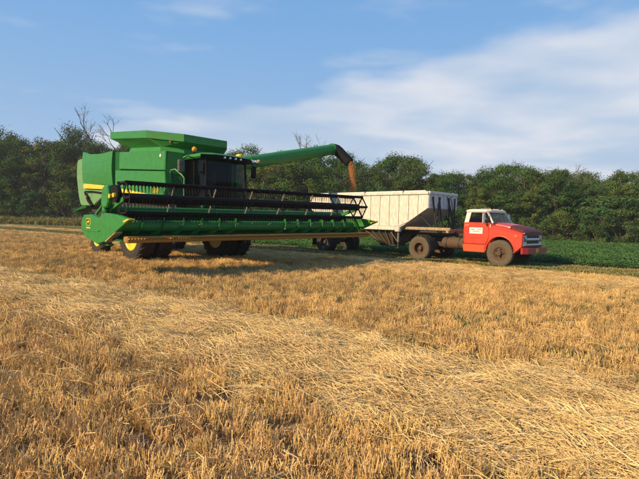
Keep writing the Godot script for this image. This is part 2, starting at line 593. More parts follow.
func make_field() -> void:
	rng.seed = 77
	var patch := FastNoiseLite.new()
	patch.seed = 5
	patch.frequency = 0.22
	patch.fractal_octaves = 3
	var fine := FastNoiseLite.new()
	fine.seed = 15
	fine.frequency = 0.9
	var kinds: Array = [stubble_mesh(1, 34), stubble_mesh(2, 28), stubble_mesh(3, 40), stubble_mesh(4, 24)]
	var put: Array = [[], [], [], []]
	var cols: Array = [[], [], [], []]
	var weeds: Array = []
	var weed_cols: Array = []
	var locks: Array = [[], [], []]
	var lock_cols: Array = [[], [], []]
	# rows of stubble
	var n := -6.0
	while n < 17.5:
		var t := -60.0
		while t < 14.0:
			var near := field_point(t, n)
			var dist := -near.z
			var step := 0.07 if dist < 8.0 else (0.10 if dist < 18.0 else 0.15)
			t += step * rng.randf_range(0.6, 1.4)
			var p := field_point(t, n + rng.randfn(0, 0.035))
			if not in_view(p) or dist > 55.0:
				continue
			if n > 17.0 and rng.randf() < 0.5:
				continue
			var gap := fine.get_noise_2d(p.x * 1.6, p.z * 1.6)
			if gap < (-0.42 if dist < 7.0 else -0.32) or rng.randf() < 0.06:
				continue
			var wr := absf(n - 4.15 - patch.get_noise_1d(t) * 0.5)
			if wr < 1.0 and rng.randf() < 0.8:
				continue
			var k := rng.randi() % 4
			var lum := 1.0 + patch.get_noise_2d(p.x, p.z) * 0.35 + rng.randfn(0, 0.08)
			var sc := Vector3(1, rng.randf_range(0.7, 1.15) * (1.0 + gap * 0.6), 1)
			if dist > 16.0:
				sc.x = 1.35
				sc.z = 1.35
			put[k].append(Transform3D(Basis(Vector3.UP, rng.randf() * TAU) * Basis.from_scale(sc), p))
			cols[k].append(Color(lum, lum * rng.randf_range(0.95, 1.02), lum * rng.randf_range(0.88, 1.05)))
			var weedy := patch.get_noise_2d(p.x * 2.2 + 70.0, p.z * 2.2)
			if weedy > 0.22 and n > 5.0 and n < 16.0 and rng.randf() < 0.6:
				weeds.append(Transform3D(Basis(Vector3.UP, rng.randf() * TAU) * Basis.from_scale(Vector3.ONE * rng.randf_range(0.7, 1.2)), p + Vector3(rng.randfn(0, 0.05), 0, rng.randfn(0, 0.05))))
				weed_cols.append(Color(1, 1, 1) * rng.randf_range(0.7, 1.2))
		n += 0.19
	for k in 4:
		scatter("stubble", kinds[k], M.straw, put[k], cols[k], "golden cut wheat stubble standing in rows across the whole field", "stubble")
	scatter("weeds", blade_mesh(31, 30, 0.15, 0.10, 0.006, Color(0.10, 0.15, 0.055), 0.15), M.straw, weeds, weed_cols, "scattered green weeds growing in patches between the stubble rows", "weeds")
	# straw left in windrows by the combine, and some scattered in between
	var straw_kinds: Array = [straw_mesh(51, 60), straw_mesh(52, 52), straw_mesh(53, 66)]
	var rows: Array = [
		{"n": 4.15, "half": 1.05, "h": 0.15, "t0": -22.0, "t1": 6.0, "per": 105.0},
		{"n": 14.4, "half": 0.8, "h": 0.15, "t0": -24.0, "t1": 3.0, "per": 85.0},
		{"n": 22.6, "half": 0.8, "h": 0.15, "t0": -62.0, "t1": -36.0, "per": 26.0},
		{"n": 16.7, "half": 0.4, "h": 0.06, "t0": -58.0, "t1": 4.0, "per": 30.0}]
	for row in rows:
		var area: float = (row.t1 - row.t0) * row.half * 2.4
		for i in int(area * row.per):
			var t := rng.randf_range(row.t0, row.t1)
			var off := rng.randfn(0, 0.52)
			if absf(off) > 1.35:
				continue
			var mid: float = row.n + patch.get_noise_1d(t) * 0.5
			var wide: float = row.half * (1.0 + fine.get_noise_1d(t * 0.6) * 0.5)
			var p := field_point(t, mid + off * wide)
			if not in_view(p, 1.5):
				continue
			var lump := fine.get_noise_2d(p.x * 1.1, p.z * 1.1)
			p.y = row.h * exp(-off * off * 1.3) * (0.75 + lump * 1.1) * rng.randf_range(0.25, 1.0)
			p.y = maxf(p.y, 0.004)
			var yaw := -0.64 + patch.get_noise_2d(p.x * 2.5, p.z * 2.5) * 1.3 + rng.randfn(0, 0.4)
			var k := rng.randi() % 3
			var lum := 1.0 + rng.randfn(0, 0.10) + lump * 0.2
			var size := rng.randf_range(0.75, 1.15)
			locks[k].append(Transform3D(Basis(Vector3.UP, yaw) * Basis(Vector3.FORWARD, rng.randfn(0, 0.14)) * Basis.from_scale(Vector3.ONE * size), p))
			lock_cols[k].append(Color(lum, lum, lum * rng.randf_range(0.9, 1.05)))
	for k in 3:
		scatter("straw_windrow", straw_kinds[k], M.straw, locks[k], lock_cols[k], "loose pale threshed straw lying in diagonal windrows on the stubble", "straw")
	var loose: Array = []
	var loose_cols: Array = []
	for i in 1500:
		var p := Vector3(rng.randf_range(-16, 16), 0.03, -rng.randf_range(2.2, 22.0))
		if i % 12 == 0:
			p = Vector3(rng.randf_range(-5, 5), 0.03, -rng.randf_range(2.2, 6.5))
		if not in_view(p) or p.dot(ACROSS) > 17.0:
			continue
		p.y = rng.randf_range(0.03, 0.13)
		loose.append(Transform3D(Basis(Vector3.UP, rng.randf() * TAU) * Basis(Vector3.FORWARD, rng.randfn(0, 0.25)) * Basis.from_scale(Vector3(1.2, 1.0, 1.6) * rng.randf_range(0.6, 1.0)), p))
		loose_cols.append(Color(1, 1, 1) * rng.randf_range(0.8, 1.05))
	scatter("loose_straw", straw_mesh(57, 4), M.straw, loose, loose_cols, "single pale straws lying here and there on the standing stubble", "straw")
	# lane grass
	var grass: Array = []
	var grass_cols: Array = []
	for i in 30000:
		var t := rng.randf_range(-66.0, 12.0)
		var nn := rng.randf_range(17.3, 21.5 if t > -30.0 else 30.0)
		var p := field_point(t, nn, 0.01)
		if not in_view(p):
			continue
		var on_track: bool = absf(nn - 18.3) < 0.4 or absf(nn - 20.2) < 0.3
		if on_track and rng.randf() < 0.75:
			continue
		grass.append(Transform3D(Basis(Vector3.UP, rng.randf() * TAU) * Basis.from_scale(Vector3(1.3, rng.randf_range(0.5, 1.2) * (0.5 if on_track else 1.0), 1.3)), p))
		var dryness := clampf(0.5 + patch.get_noise_2d(p.x * 1.3, p.z * 1.3) * 1.3, 0, 1)
		var lum := rng.randf_range(0.8, 1.2)
		grass_cols.append(Color(1.0 + dryness * 0.5, 1.0 + dryness * 0.15, 1.0) * lum)
	scatter("lane_grass", blade_mesh(33, 30, 0.10, 0.13, 0.006, Color(0.10, 0.165, 0.05), 0.18), M.straw, grass, grass_cols, "short mown grass growing along the farm lane under the truck", "grass")
	# soybeans
	var soys: Array = [[], []]
	var soy_cols: Array = [[], []]
	n = 21.75
	while n < 60.0:
		var t := -32.0
		while t < 60.0:
			t += rng.randf_range(0.12, 0.24)
			var p := field_point(t, n + rng.randfn(0, 0.05), 0.0)
			if not in_view(p, 3.0) or -p.z > 62.0 or p.x < -9.0:
				continue
			var k := rng.randi() % 2
			var hgt := rng.randf_range(0.8, 1.15) * (1.0 + patch.get_noise_2d(p.x * 0.5, p.z * 0.5) * 0.25)
			soys[k].append(Transform3D(Basis(Vector3.UP, rng.randf() * TAU) * Basis.from_scale(Vector3(1.15, hgt, 1.15)), p))
			var lum := rng.randf_range(0.85, 1.15) * (1.0 + patch.get_noise_2d(p.x * 0.6, p.z * 0.6) * 0.3)
			soy_cols[k].append(Color(lum, lum, lum))
		n += 0.38
	for k in 2:
		scatter("soybeans", soy_mesh(61 + k), M.leaf, soys[k], soy_cols[k], "low green soybean crop covering the field in front of the wood", "crop")
	# tall rough grass at the foot of the wood on the left
	var rough: Array = []
	var rough_cols: Array = []
	for i in 9000:
		var px := rng.randf_range(-30.0, 330.0)
		var d := wood_depth(px) - rng.randf_range(1.5, 11.0)
		var p := Vector3((px - 319.5) / 480.0 * d, 0.0, -d)
		if p.dot(ACROSS) < 24.0:
			continue
		rough.append(Transform3D(Basis(Vector3.UP, rng.randf() * TAU) * Basis.from_scale(Vector3(1.2, rng.randf_range(0.35, 1.3) * (1.0 + patch.get_noise_2d(p.x * 0.8, p.z * 0.8) * 0.9), 1.2)), p))
		var dry := clampf(patch.get_noise_2d(p.x, p.z) + 0.3, 0.0, 1.0)
		rough_cols.append(Color(1.0 + dry * 0.6, 1.0 + dry * 0.2, 1.0) * rng.randf_range(0.7, 1.1))
	scatter("rough_grass", blade_mesh(35, 34, 1.0, 0.35, 0.018, Color(0.24, 0.29, 0.085), 0.35), M.straw, rough, rough_cols, "tall rough grass at the foot of the trees on the left", "grass")

# ---------------------------------------------------------------- wood
func profile(table: Array, px: float) -> float:
	if px <= table[0][0]:
		return table[0][1]
	for i in table.size() - 1:
		if px <= table[i + 1][0]:
			return lerpf(table[i][1], table[i + 1][1], (px - table[i][0]) / (table[i + 1][0] - table[i][0]))
	return table[-1][1]

func wood_depth(px: float) -> float:
	return profile([[0, 80.0], [110, 78.0], [250, 68.0], [340, 62.0], [450, 56.0], [639, 50.0]], px)

# height of the tree tops, seen from the field, over the width of the wood
func wood_height(px: float) -> float:
	return profile([[-40, 15.5], [0, 16.2], [14, 14.3], [40, 14.6], [90, 15.2], [130, 14.0], [240, 11.6], [300, 11.2], [345, 10.6], [400, 9.8], [445, 8.4], [480, 8.6], [512, 9.9], [545, 8.1], [575, 8.3], [605, 8.0], [639, 7.7], [700, 8.0]], px)

func crown_mesh(s: int, h: float, width: float, base: float, leaves: int, tint: Color, leaf: float, clumps := 46) -> ArrayMesh:
	var r := RandomNumberGenerator.new()
	r.seed = s
	var g := MB.new()
	g.use_col = true
	var peak := r.randf_range(0.38, 0.55)      # height of the widest part
	for i in clumps:
		var yy := r.randf()
		var wide := width * 0.5 * (sqrt(1.0 - pow((yy - peak) / (1.0 - peak), 2.0)) if yy > peak else lerpf(0.62, 1.0, yy / peak))
		var a := r.randf() * TAU
		var rad := wide * 0.86 * sqrt(r.randf_range(0.08, 1.0))
		var c := Vector3(cos(a) * rad, lerpf(h * base, h * 0.94, yy), sin(a) * rad)
		var size := Vector3(1.0, r.randf_range(0.55, 0.95), 1.0) * r.randf_range(0.4, 1.0) * width * 0.2
		var tone := r.randf_range(0.72, 1.3)
		var warm := r.randf_range(0.8, 1.3)
		for k in int(leaves / clumps):
			var d := Vector3(r.randfn(), r.randfn(), r.randfn()).normalized()
			var far := pow(r.randf(), 0.45) * (1.0 + maxf(r.randfn(0, 0.16), -0.2))
			var p := c + d * size * far
			var nn := (d + Vector3(r.randfn(), r.randfn() + 0.5, r.randfn()) * 0.55).normalized()
			var s1 := nn.cross(Vector3(r.randfn(), r.randfn(), r.randfn())).normalized()
			var s2 := nn.cross(s1)
			var l := leaf * r.randf_range(0.55, 1.35)
			var t := tone * r.randf_range(0.7, 1.3)
			g.col = Color(tint.r * t * warm, tint.g * t, tint.b * t)
			g.quad(p - s1 * l, p - s2 * l * 0.6, p + s1 * l, p + s2 * l * 0.6)
	return g.build()

func trunk_mesh(s: int, h: float, width: float, base: float) -> ArrayMesh:
	var r := RandomNumberGenerator.new()
	r.seed = s
	var g := MB.new()
	var pts: Array = []
	var rad: Array = []
	var lean := Vector3(r.randfn(0, 0.03), 0, r.randfn(0, 0.03))
	for i in 7:
		var y := h * 0.85 * i / 6.0
		pts.append(Vector3(0, y, 0) + lean * y + Vector3(r.randfn(0, 0.05), 0, r.randfn(0, 0.05)))
		rad.append(0.018 * h * (1.0 - 0.85 * i / 6.0) + (0.06 if i == 0 else 0.0))
	g.tube(pts, rad, 8)
	for i in 10:
		var f := r.randf_range(base * 0.8, 0.8)
		var p: Vector3 = Vector3(0, h * f, 0) + lean * h * f
		var a := r.randf() * TAU
		var l := width * 0.42 * r.randf_range(0.6, 1.0)
		var m := p + Vector3(cos(a) * l * 0.5, l * 0.3, sin(a) * l * 0.5)
		var q := p + Vector3(cos(a) * l, l * r.randf_range(0.5, 0.9), sin(a) * l)
		g.tube([p, m, q], [0.008 * h, 0.005 * h, 0.002 * h], 6)
	return g.build()

func twig(g: MB, r: RandomNumberGenerator, p: Vector3, d: Vector3, l: float, rad: float, level: int) -> void:
	var m := p + d * l * 0.5 + Vector3(r.randfn(0, 0.05), r.randfn(0, 0.03), r.randfn(0, 0.05)) * l
	var q := p + d * l
	g.tube([p, m, q], [rad, rad * 0.8, rad * 0.55], 6 if level > 2 else 5, false)
	if level == 0:
		return
	for k in (3 if level > 1 else 4):
		var f := r.randf_range(0.45, 1.0)
		var at := p.lerp(m, f * 2.0) if f < 0.5 else m.lerp(q, f * 2.0 - 1.0)
		var e := (d + Vector3(r.randfn(0, 0.55), r.randfn(0.12, 0.3), r.randfn(0, 0.55))).normalized()
		twig(g, r, at, e, l * r.randf_range(0.5, 0.75), rad * 0.5, level - 1)

func ordinal(k: int) -> String:
	var words := ["first", "second", "third", "fourth", "fifth", "sixth", "seventh", "eighth", "ninth", "tenth", "eleventh", "twelfth", "thirteenth", "fourteenth", "fifteenth", "sixteenth", "seventeenth", "eighteenth", "nineteenth", "twentieth"]
	if k < 20:
		return words[k]
	var tens := ["twenty", "thirty", "forty", "fifty", "sixty"]
	var whole := ["twentieth", "thirtieth", "fortieth", "fiftieth", "sixtieth"]
	var num := k + 1
	return whole[num / 10 - 2] if num % 10 == 0 else tens[num / 10 - 2] + "-" + words[num % 10 - 1]

func make_wood() -> void:
	rng.seed = 301
	var crowns: Array = []
	var trunks: Array = []
	var tints: Array = [Color(0.078, 0.142, 0.030), Color(0.056, 0.112, 0.030), Color(0.104, 0.145, 0.032), Color(0.064, 0.108, 0.032)]
	var look: Array = ["mid green", "dark green", "yellowish green", "deep green"]
	for i in 8:
		var wdt: float = [5.2, 6.0, 4.4, 5.6, 6.6, 4.8, 5.4, 6.2][i]
		crowns.append(crown_mesh(100 + i, 10.0, wdt, [0.14, 0.2, 0.1, 0.24, 0.16, 0.2, 0.1, 0.18][i], 17000, tints[i % 4], 0.085))
		trunks.append(trunk_mesh(200 + i, 10.0, wdt, 0.2))
	var rows: Array = [
		{"called": "front", "step": 21.0, "back": 0.0, "h0": 0.66, "h1": 0.98, "off": 0.0},
		{"called": "back", "step": 17.0, "back": 6.0, "h0": 0.92, "h1": 1.16, "off": 9.0},
		{"called": "rear", "step": 24.0, "back": 12.0, "h0": 1.05, "h1": 1.22, "off": 3.0}]
	for row in rows:
		var px: float = -34.0 + row.off
		var k := 0
		while px < 676.0:
			var x := px + rng.randf_range(-5, 5)
			var d: float = wood_depth(x) + row.back + rng.randf_range(-1.2, 1.2)
			var hgt: float = wood_height(x) * rng.randf_range(row.h0, row.h1)
			if row.called == "rear":
				hgt = wood_height(x) * rng.randf_range(0.95, 1.16)
			var v := rng.randi() % 8
			var wide: float = hgt / 10.0 * rng.randf_range(0.95, 1.25) if hgt < 12.0 else hgt / 10.0 * rng.randf_range(0.8, 1.0)
			var size := "tall" if hgt > 12.0 else ("low" if hgt < 8.0 else "medium")
			var t := thing("leafy_tree", "%s %s tree, %s from the left in the %s row of the wood" % [size, look[v % 4], ordinal(k), row.called], "tree", Vector3((x - 319.5) / 480.0 * d, 0, -d), rng.randf() * 360.0, "leafy trees of the wood behind the field")
			t.scale = Vector3(wide, hgt / 10.0, wide)
			part_mesh(t, "trunk", trunks[v], M.bark)
			part_mesh(t, "crown", crowns[v], M.leaf)
			px += row.step * rng.randf_range(0.8, 1.2) * (0.85 if px < 120 else 1.0)
			k += 1
	# shrubs along the edge
	var bush: Array = []
	for i in 4:
		bush.append(crown_mesh(400 + i, 3.4, 3.4, 0.04, 6000, tints[i], 0.065, 30))
	var stem := MB.new()
	for a in 6:
		stem.tube([Vector3(0, 0, 0), Vector3(cos(a) * 0.5, 1.2, sin(a) * 0.5), Vector3(cos(a) * 0.9, 2.3, sin(a) * 0.9)], [0.05, 0.035, 0.012], 6)
	var stems := stem.build()
	var px := -30.0
	var k := 0
	while px < 672.0:
		var x := px + rng.randf_range(-4, 4)
		var d := wood_depth(x) - rng.randf_range(2.5, 4.5)
		var v := rng.randi() % 4
		var t := thing("shrub", "%s bushy shrub, %s from the left along the edge of the wood" % [look[v], ordinal(k)], "shrub", Vector3((x - 319.5) / 480.0 * d, 0, -d), rng.randf() * 360.0, "shrubs along the edge of the wood")
		var hs := rng.randf_range(0.7, 1.15) * (1.45 if x < 130 else 1.0)
		t.scale = Vector3(hs * 1.15, hs, hs * 1.15)
		part_mesh(t, "stems", stems, M.bark)
		part_mesh(t, "foliage", bush[v], M.leaf)
		px += rng.randf_range(15, 24)
		k += 1
	# undergrowth that closes the wood below the crowns
	var under: Array = []
	var under_cols: Array = []
	for i in 900:
		var x := rng.randf_range(-40.0, 680.0)
		var d := wood_depth(x) + rng.randf_range(-1.0, 24.0)
		var hs := rng.randf_range(0.8, 1.5) * (1.0 + (d - wood_depth(x)) * 0.03)
		under.append(Transform3D(Basis(Vector3.UP, rng.randf() * TAU) * Basis.from_scale(Vector3(hs * 1.3, hs, hs * 1.3)), Vector3((x - 319.5) / 480.0 * d, 0, -d)))
		under_cols.append(Color(1, 1, 1) * rng.randf_range(0.7, 1.1))
	scatter("undergrowth", bush[1], M.leaf, under, under_cols, "dense dark undergrowth filling the wood beneath the tree crowns", "undergrowth")
	# bare and dying trees
	var dead: Array = [
		[44.0, 78.5, 12.2, "grey dead tree with bare spreading limbs among the trees at left", 4],
		[92.0, 88.0, 20.0, "tall bare tree whose thin branches rise above the wood behind the combine", 4],
		[78.0, 89.0, 18.9, "bare thin-twigged tree left of the tallest bare tree", 4],
		[122.0, 90.0, 20.0, "bare tree topping out just above the green grain tank", 3],
		[303.0, 72.0, 15.8, "bare-topped tree standing above the unloading auger", 4],
		[574.0, 53.5, 8.9, "pale bleached dead tree in the wood right of the truck", 4],
		[602.0, 47.0, 3.4, "fallen-looking grey dead shrub at the wood's edge on the right", 4]]
	for i in dead.size():
		var a: Array = dead[i]
		var r := RandomNumberGenerator.new()
		r.seed = 900 + i * 7
		var g := MB.new()
		var h: float = a[2]
		var t := thing("bare_tree", a[3], "tree", Vector3((a[0] - 319.5) / 480.0 * a[1], 0, -a[1]), 0.0, "bare and dead trees of the wood")
		var trunk_pts: Array = []
		var trunk_rad: Array = []
		for q in 6:
			trunk_pts.append(Vector3(r.randfn(0, 0.06), h * 0.72 * q / 5.0, r.randfn(0, 0.06)) * Vector3(1.0 if q else 0.0, 1, 1.0 if q else 0.0))
			trunk_rad.append(0.016 * h * (1.0 - 0.75 * q / 5.0))
		g.tube(trunk_pts, trunk_rad, 8)
		part(t, "trunk", g, M.dead_bark)
		var limbs := 9
		for q in limbs:
			var f := lerpf(0.4, 1.0, float(q) / (limbs - 1))
			var p: Vector3 = trunk_pts[mini(int(f * 5.0), 5)]
			var ang := r.randf() * TAU
			var e := Vector3(cos(ang) * 0.65, r.randf_range(0.5, 1.1), sin(ang) * 0.65).normalized()
			var b := MB.new()
			twig(b, r, p, e, h * r.randf_range(0.14, 0.22), 0.0062 * h, 3)
			part(t, "limb", b, M.dead_bark)

# ---------------------------------------------------------------- wheels
func wheel(parent: Node, called: String, at: Vector3, radius: float, width: float, rim_r: float, face: int, tyre_m: Material, rim_m: Material, lugs: int, dish: float) -> Node3D:
	var o := Node3D.new()
	o.name = called
	parent.add_child(o, true)
	o.position = at
	var g := MB.new()
	var hw := width / 2
	var bulge := minf(width * 0.12, 0.05)
	var prof: Array = [Vector2(rim_r, -hw * 0.82), Vector2(rim_r + (radius - rim_r) * 0.45, -hw), Vector2(radius - bulge * 1.3, -hw * 0.97), Vector2(radius - bulge * 0.3, -hw * 0.8), Vector2(radius, -hw * 0.45), Vector2(radius, hw * 0.45), Vector2(radius - bulge * 0.3, hw * 0.8), Vector2(radius - bulge * 1.3, hw * 0.97), Vector2(rim_r + (radius - rim_r) * 0.45, hw), Vector2(rim_r, hw * 0.82)]
	g.lathe(prof, 40)
	for i in lugs:
		for s in [-1, 1]:
			var a := TAU * (i + (0.5 if s > 0 else 0.0)) / lugs
			g.xf = Transform3D(Basis(Vector3(0, 0, 1), a), Vector3.ZERO) * Transform3D(Basis(Vector3(1, 0, 0), 0.75 * s), Vector3(radius - 0.005, 0, hw * 0.46 * s))
			g.box(Vector3.ZERO, Vector3(0.075 if radius > 0.6 else 0.02, 0.065 if radius > 0.6 else 0.05, hw * 1.12), 0.01)
	g.xf = Transform3D.IDENTITY
	part(o, "tyre", g, tyre_m)
	var r := MB.new()
	var z := hw * face
	var inn := z * (1.0 - dish)
	var pr: Array = [Vector2(rim_r + 0.02, z * 0.86), Vector2(rim_r - 0.02, z * 0.88), Vector2(rim_r - 0.05, z * 0.80), Vector2(rim_r * 0.78, inn), Vector2(rim_r * 0.42, inn), Vector2(rim_r * 0.36, inn + 0.03 * face), Vector2(rim_r * 0.30, inn + 0.10 * face), Vector2(0.001, inn + 0.11 * face)]
	if face < 0:
		pr.reverse()
	r.lathe(pr, 32)
	var back: Array = [Vector2(rim_r + 0.01, -z * 0.84), Vector2(rim_r * 0.95, -z * 0.7), Vector2(0.001, -z * 0.6)]
	if face > 0:
		back.reverse()
	r.lathe(back, 24)
	part(o, "rim", r, rim_m)
	var holes := MB.new()
	for i in 5:
		var a := TAU * i / 5.0
		holes.xf = Transform3D(Basis(Vector3(0, 0, 1), a), Vector3(cos(a) * rim_r * 0.6, sin(a) * rim_r * 0.6, inn + 0.003 * face))
		holes.box(Vector3.ZERO, Vector3(rim_r * 0.2, rim_r * 0.3, 0.012), 0.004)
	if rim_m == M.rust:
		part(o, "hand_hole", holes, M.dark)
	var nuts := MB.new()
	for i in 8:
		var a := TAU * i / 8.0
		nuts.tube([Vector3(cos(a) * rim_r * 0.46, sin(a) * rim_r * 0.46, inn - 0.01 * face), Vector3(cos(a) * rim_r * 0.46, sin(a) * rim_r * 0.46, inn + 0.03 * face)], 0.018, 6)
	nuts.xf = Transform3D.IDENTITY
	var nut_part := part(o, "wheel_nuts", nuts, rim_m)
	nut_part.set_meta("kind", "stuff")
	return o

# ---------------------------------------------------------------- combine
func make_combine() -> void:
	var t := thing("combine_harvester", "large green combine harvester with flared grain tank and yellow stripes", "combine harvester", COMBINE_AT, COMBINE_TURN)
	# wheels: duals in front, singles behind
	for s in [1, -1]:
		wheel(t, "front_wheel", Vector3(0.95, 0.90, 2.02 * s), 0.90, 0.52, 0.50, s, M.rubber, M.yellow, 22, 0.6)
		wheel(t, "front_wheel", Vector3(0.95, 0.90, 1.34 * s), 0.90, 0.52, 0.50, s, M.rubber, M.yellow, 22, 0.3)
		wheel(t, "rear_wheel", Vector3(-3.1, 0.68, 1.66 * s), 0.68, 0.42, 0.36, s, M.rubber, M.yellow, 18, 0.5)
	tube_part(t, "front_axle", [Vector3(0.95, 0.9, -2.0), Vector3(0.95, 0.9, 2.0)], 0.16, M.green_dark, 12)
	box_part(t, "final_drive", Vector3(0.95, 1.15, 0.9), Vector3(0.5, 0.8, 0.25), M.green_dark, 0.05)
	box_part(t, "final_drive", Vector3(0.95, 1.15, -0.9), Vector3(0.5, 0.8, 0.25), M.green_dark, 0.05)
	box_part(t, "rear_axle", Vector3(-3.1, 0.72, 0), Vector3(0.22, 0.24, 3.0), M.green_dark, 0.03)
	# inner body that the shields hang on
	plate(t, "chassis", [[-5.6, 1.75], [-3.6, 1.2], [1.7, 1.05], [2.1, 1.5], [2.0, 2.9], [-1.9, 3.2], [-5.7, 3.5]], -1.15, 1.15, M.chassis, 0.03)
	# shields of both sides
	for s in [1, -1]:
		var z0: float = 1.42 * s
		var z1: float = 1.5 * s
		plate(t, "rear_hood", [[-6.26, 2.42], [-6.52, 3.21], [-6.53, 3.66], [-6.48, 3.98], [-6.36, 4.07], [-5.75, 4.11], [-5.6, 4.08], [-5.5, 2.9], [-3.2, 2.62], [-3.2, 2.45], [-4.5, 1.98], [-5.9, 1.98], [-6.1, 2.12]], minf(0.9 * s, z1 - 0.03 * s), maxf(0.9 * s, z1 - 0.03 * s), M.green_dusty, 0.03)
		var sh := MB.new()
		# rear side shield with a dished top edge, bowed outwards
		var rings: Array = []
		var tops: Array = [[-5.62, 4.37], [-5.2, 4.27], [-4.6, 4.18], [-3.9, 4.13], [-3.2, 4.11], [-2.75, 4.13], [-2.4, 4.15]]
		for i in tops.size():
			var f := float(i) / (tops.size() - 1)
			var bow := sin(PI * f) * 0.06
			var x: float = tops[i][0]
			var yt: float = tops[i][1]
			var yb := lerpf(2.96, 2.78, f)
			var ring: Array = []
			for k in 9:
				var e := k / 8.0
				ring.append(Vector3(x, lerpf(yb, yt, e), (1.50 + 0.02 * e + bow * (0.5 + 0.5 * e) + 0.05 * sin(PI * e)) * s))
			ring.append(Vector3(x, yt, 1.4 * s))
			ring.append(Vector3(x, yb, 1.4 * s))
			rings.append(ring)
		if s > 0:
			rings.reverse()
		sh.loft(rings)
		part(t, "side_shield", sh, M.green)
		plate(t, "yellow_stripe", [[-5.42, 2.95], [-2.85, 2.785], [-2.85, 2.62], [-5.42, 2.74]], minf(1.48 * s, 1.56 * s), maxf(1.48 * s, 1.56 * s), M.yellow, 0.008)
		# corner column between rear shield and tank
		plate(t, "corner_panel", [[-2.38, 4.12], [-1.86, 4.02], [-1.86, 2.3], [-2.85, 2.45], [-2.8, 2.76], [-2.38, 2.74]], minf(1.25 * s, 1.43 * s), maxf(1.25 * s, 1.43 * s), M.green_dark, 0.02)
		plate(t, "tank_side_panel", [[-1.82, 4.06], [1.89, 3.80], [1.87, 3.14], [-1.84, 3.39]], minf(1.3 * s, 1.5 * s), maxf(1.3 * s, 1.5 * s), M.green, 0.025)
		plate(t, "lower_side_panel", [[-2.05, 3.355], [1.96, 3.10], [2.05, 2.5], [1.75, 2.12], [-2.0, 2.3]], minf(1.3 * s, 1.56 * s), maxf(1.3 * s, 1.56 * s), M.green, 0.025)
		plate(t, "yellow_stripe", [[-1.97, 2.66], [-0.68, 2.535], [0.5, 2.395], [1.56, 2.235], [0.5, 2.29], [-0.68, 2.39], [-1.97, 2.485]], minf(1.5 * s, 1.572 * s), maxf(1.5 * s, 1.572 * s), M.yellow, 0.004)
		var num := TextMesh.new()
		num.text = "9660"
		num.font_size = 24
		num.pixel_size = 0.0085
		num.depth = 0.01
		var nm := part_mesh(t, "model_number", num, M.yellow)
		nm.position = Vector3(1.33, 2.47, 1.567 * s)
		nm.rotation_degrees.y = 0.0 if s > 0 else 180.0
		# chamfered front corner of the tank
		var ch := MB.new()
		var a := Vector3(1.88, 3.80, 1.46 * s)
		var b := Vector3(2.16, 3.76, 1.0 * s)
		var lo := Vector3(0, 1.62, 0)
		var q: Array = [[a - lo, b - lo, b - lo + Vector3(-0.3, 0, -0.2 * s), a - lo + Vector3(-0.3, 0, -0.2 * s)], [a, b, b + Vector3(-0.3, 0, -0.2 * s), a + Vector3(-0.3, 0, -0.2 * s)]]
		if s > 0:
			q.reverse()
		ch.loft(q)
		part(t, "tank_corner", ch, M.green_dark)
		# hose run under the stripe
		tube_part(t, "hose", [Vector3(-5.3, 2.60, 1.53 * s), Vector3(-4.4, 2.58, 1.55 * s), Vector3(-3.4, 2.50, 1.55 * s), Vector3(-2.9, 2.42, 1.5 * s)], 0.03, M.black, 8)
		tube_part(t, "hydraulic_cylinder", [Vector3(-5.25, 2.55, 1.55 * s), Vector3(-4.85, 2.2, 1.55 * s), Vector3(-4.45, 1.95, 1.52 * s)], [0.045, 0.07, 0.06], M.black, 8)
		box_part(t, "red_coupling", Vector3(-4.95, 2.36, 1.6 * s), Vector3(0.1, 0.12, 0.06), M.ink_red, 0.01)
	box_part(t, "tank_front", Vector3(1.95, 3.0, 0), Vector3(0.3, 1.5, 2.1), M.green_dark, 0.03)
	plate(t, "tank_body", [[-1.8, 4.0], [1.8, 3.76], [1.8, 2.4], [-1.8, 2.6]], -1.32, 1.32, M.green_dark, 0.02)
	plate(t, "engine_cover", [[-5.7, 4.02], [-2.2, 3.9], [-2.2, 3.2], [-5.7, 3.2]], -1.4, 1.4, M.green_dark, 0.05)
	var sp := MB.new()
	sp.loft([[Vector3(-5.7, 1.95, -1.2), Vector3(-5.7, 1.95, 1.2), Vector3(-5.7, 2.15, 1.2), Vector3(-5.7, 2.15, -1.2)], [Vector3(-6.75, 1.72, -1.5), Vector3(-6.75, 1.72, 1.5), Vector3(-6.75, 1.78, 1.5), Vector3(-6.75, 1.78, -1.5)]])
	part(t, "straw_spreader", sp, M.green_dark)
	# flared tank extension
	var top: Array = [[-2.3, 1.66], [0.85, 1.68], [2.0, 0.88], [2.0, -0.88], [0.85, -1.68], [-2.3, -1.66]]
	var low: Array = [[-1.25, 1.30], [1.15, 1.30], [1.72, 0.72], [1.72, -0.72], [1.15, -1.30], [-1.25, -1.30]]
	var ya: Array = [4.86, 4.575, 4.435, 4.435, 4.575, 4.86]
	var band: Array = []
	var rim: Array = []
	var neck: Array = []
	var foot: Array = []
	for i in 6:
		rim.append(Vector3(top[i][0], ya[i], top[i][1]))
		band.append(Vector3(top[i][0], ya[i] - 0.26, top[i][1]))
		neck.append(Vector3(low[i][0], 4.10 - 0.07 * low[i][0], low[i][1]))
		foot.append(Vector3(low[i][0] * 1.05, 3.88 - 0.07 * low[i][0], low[i][1] * 1.04))
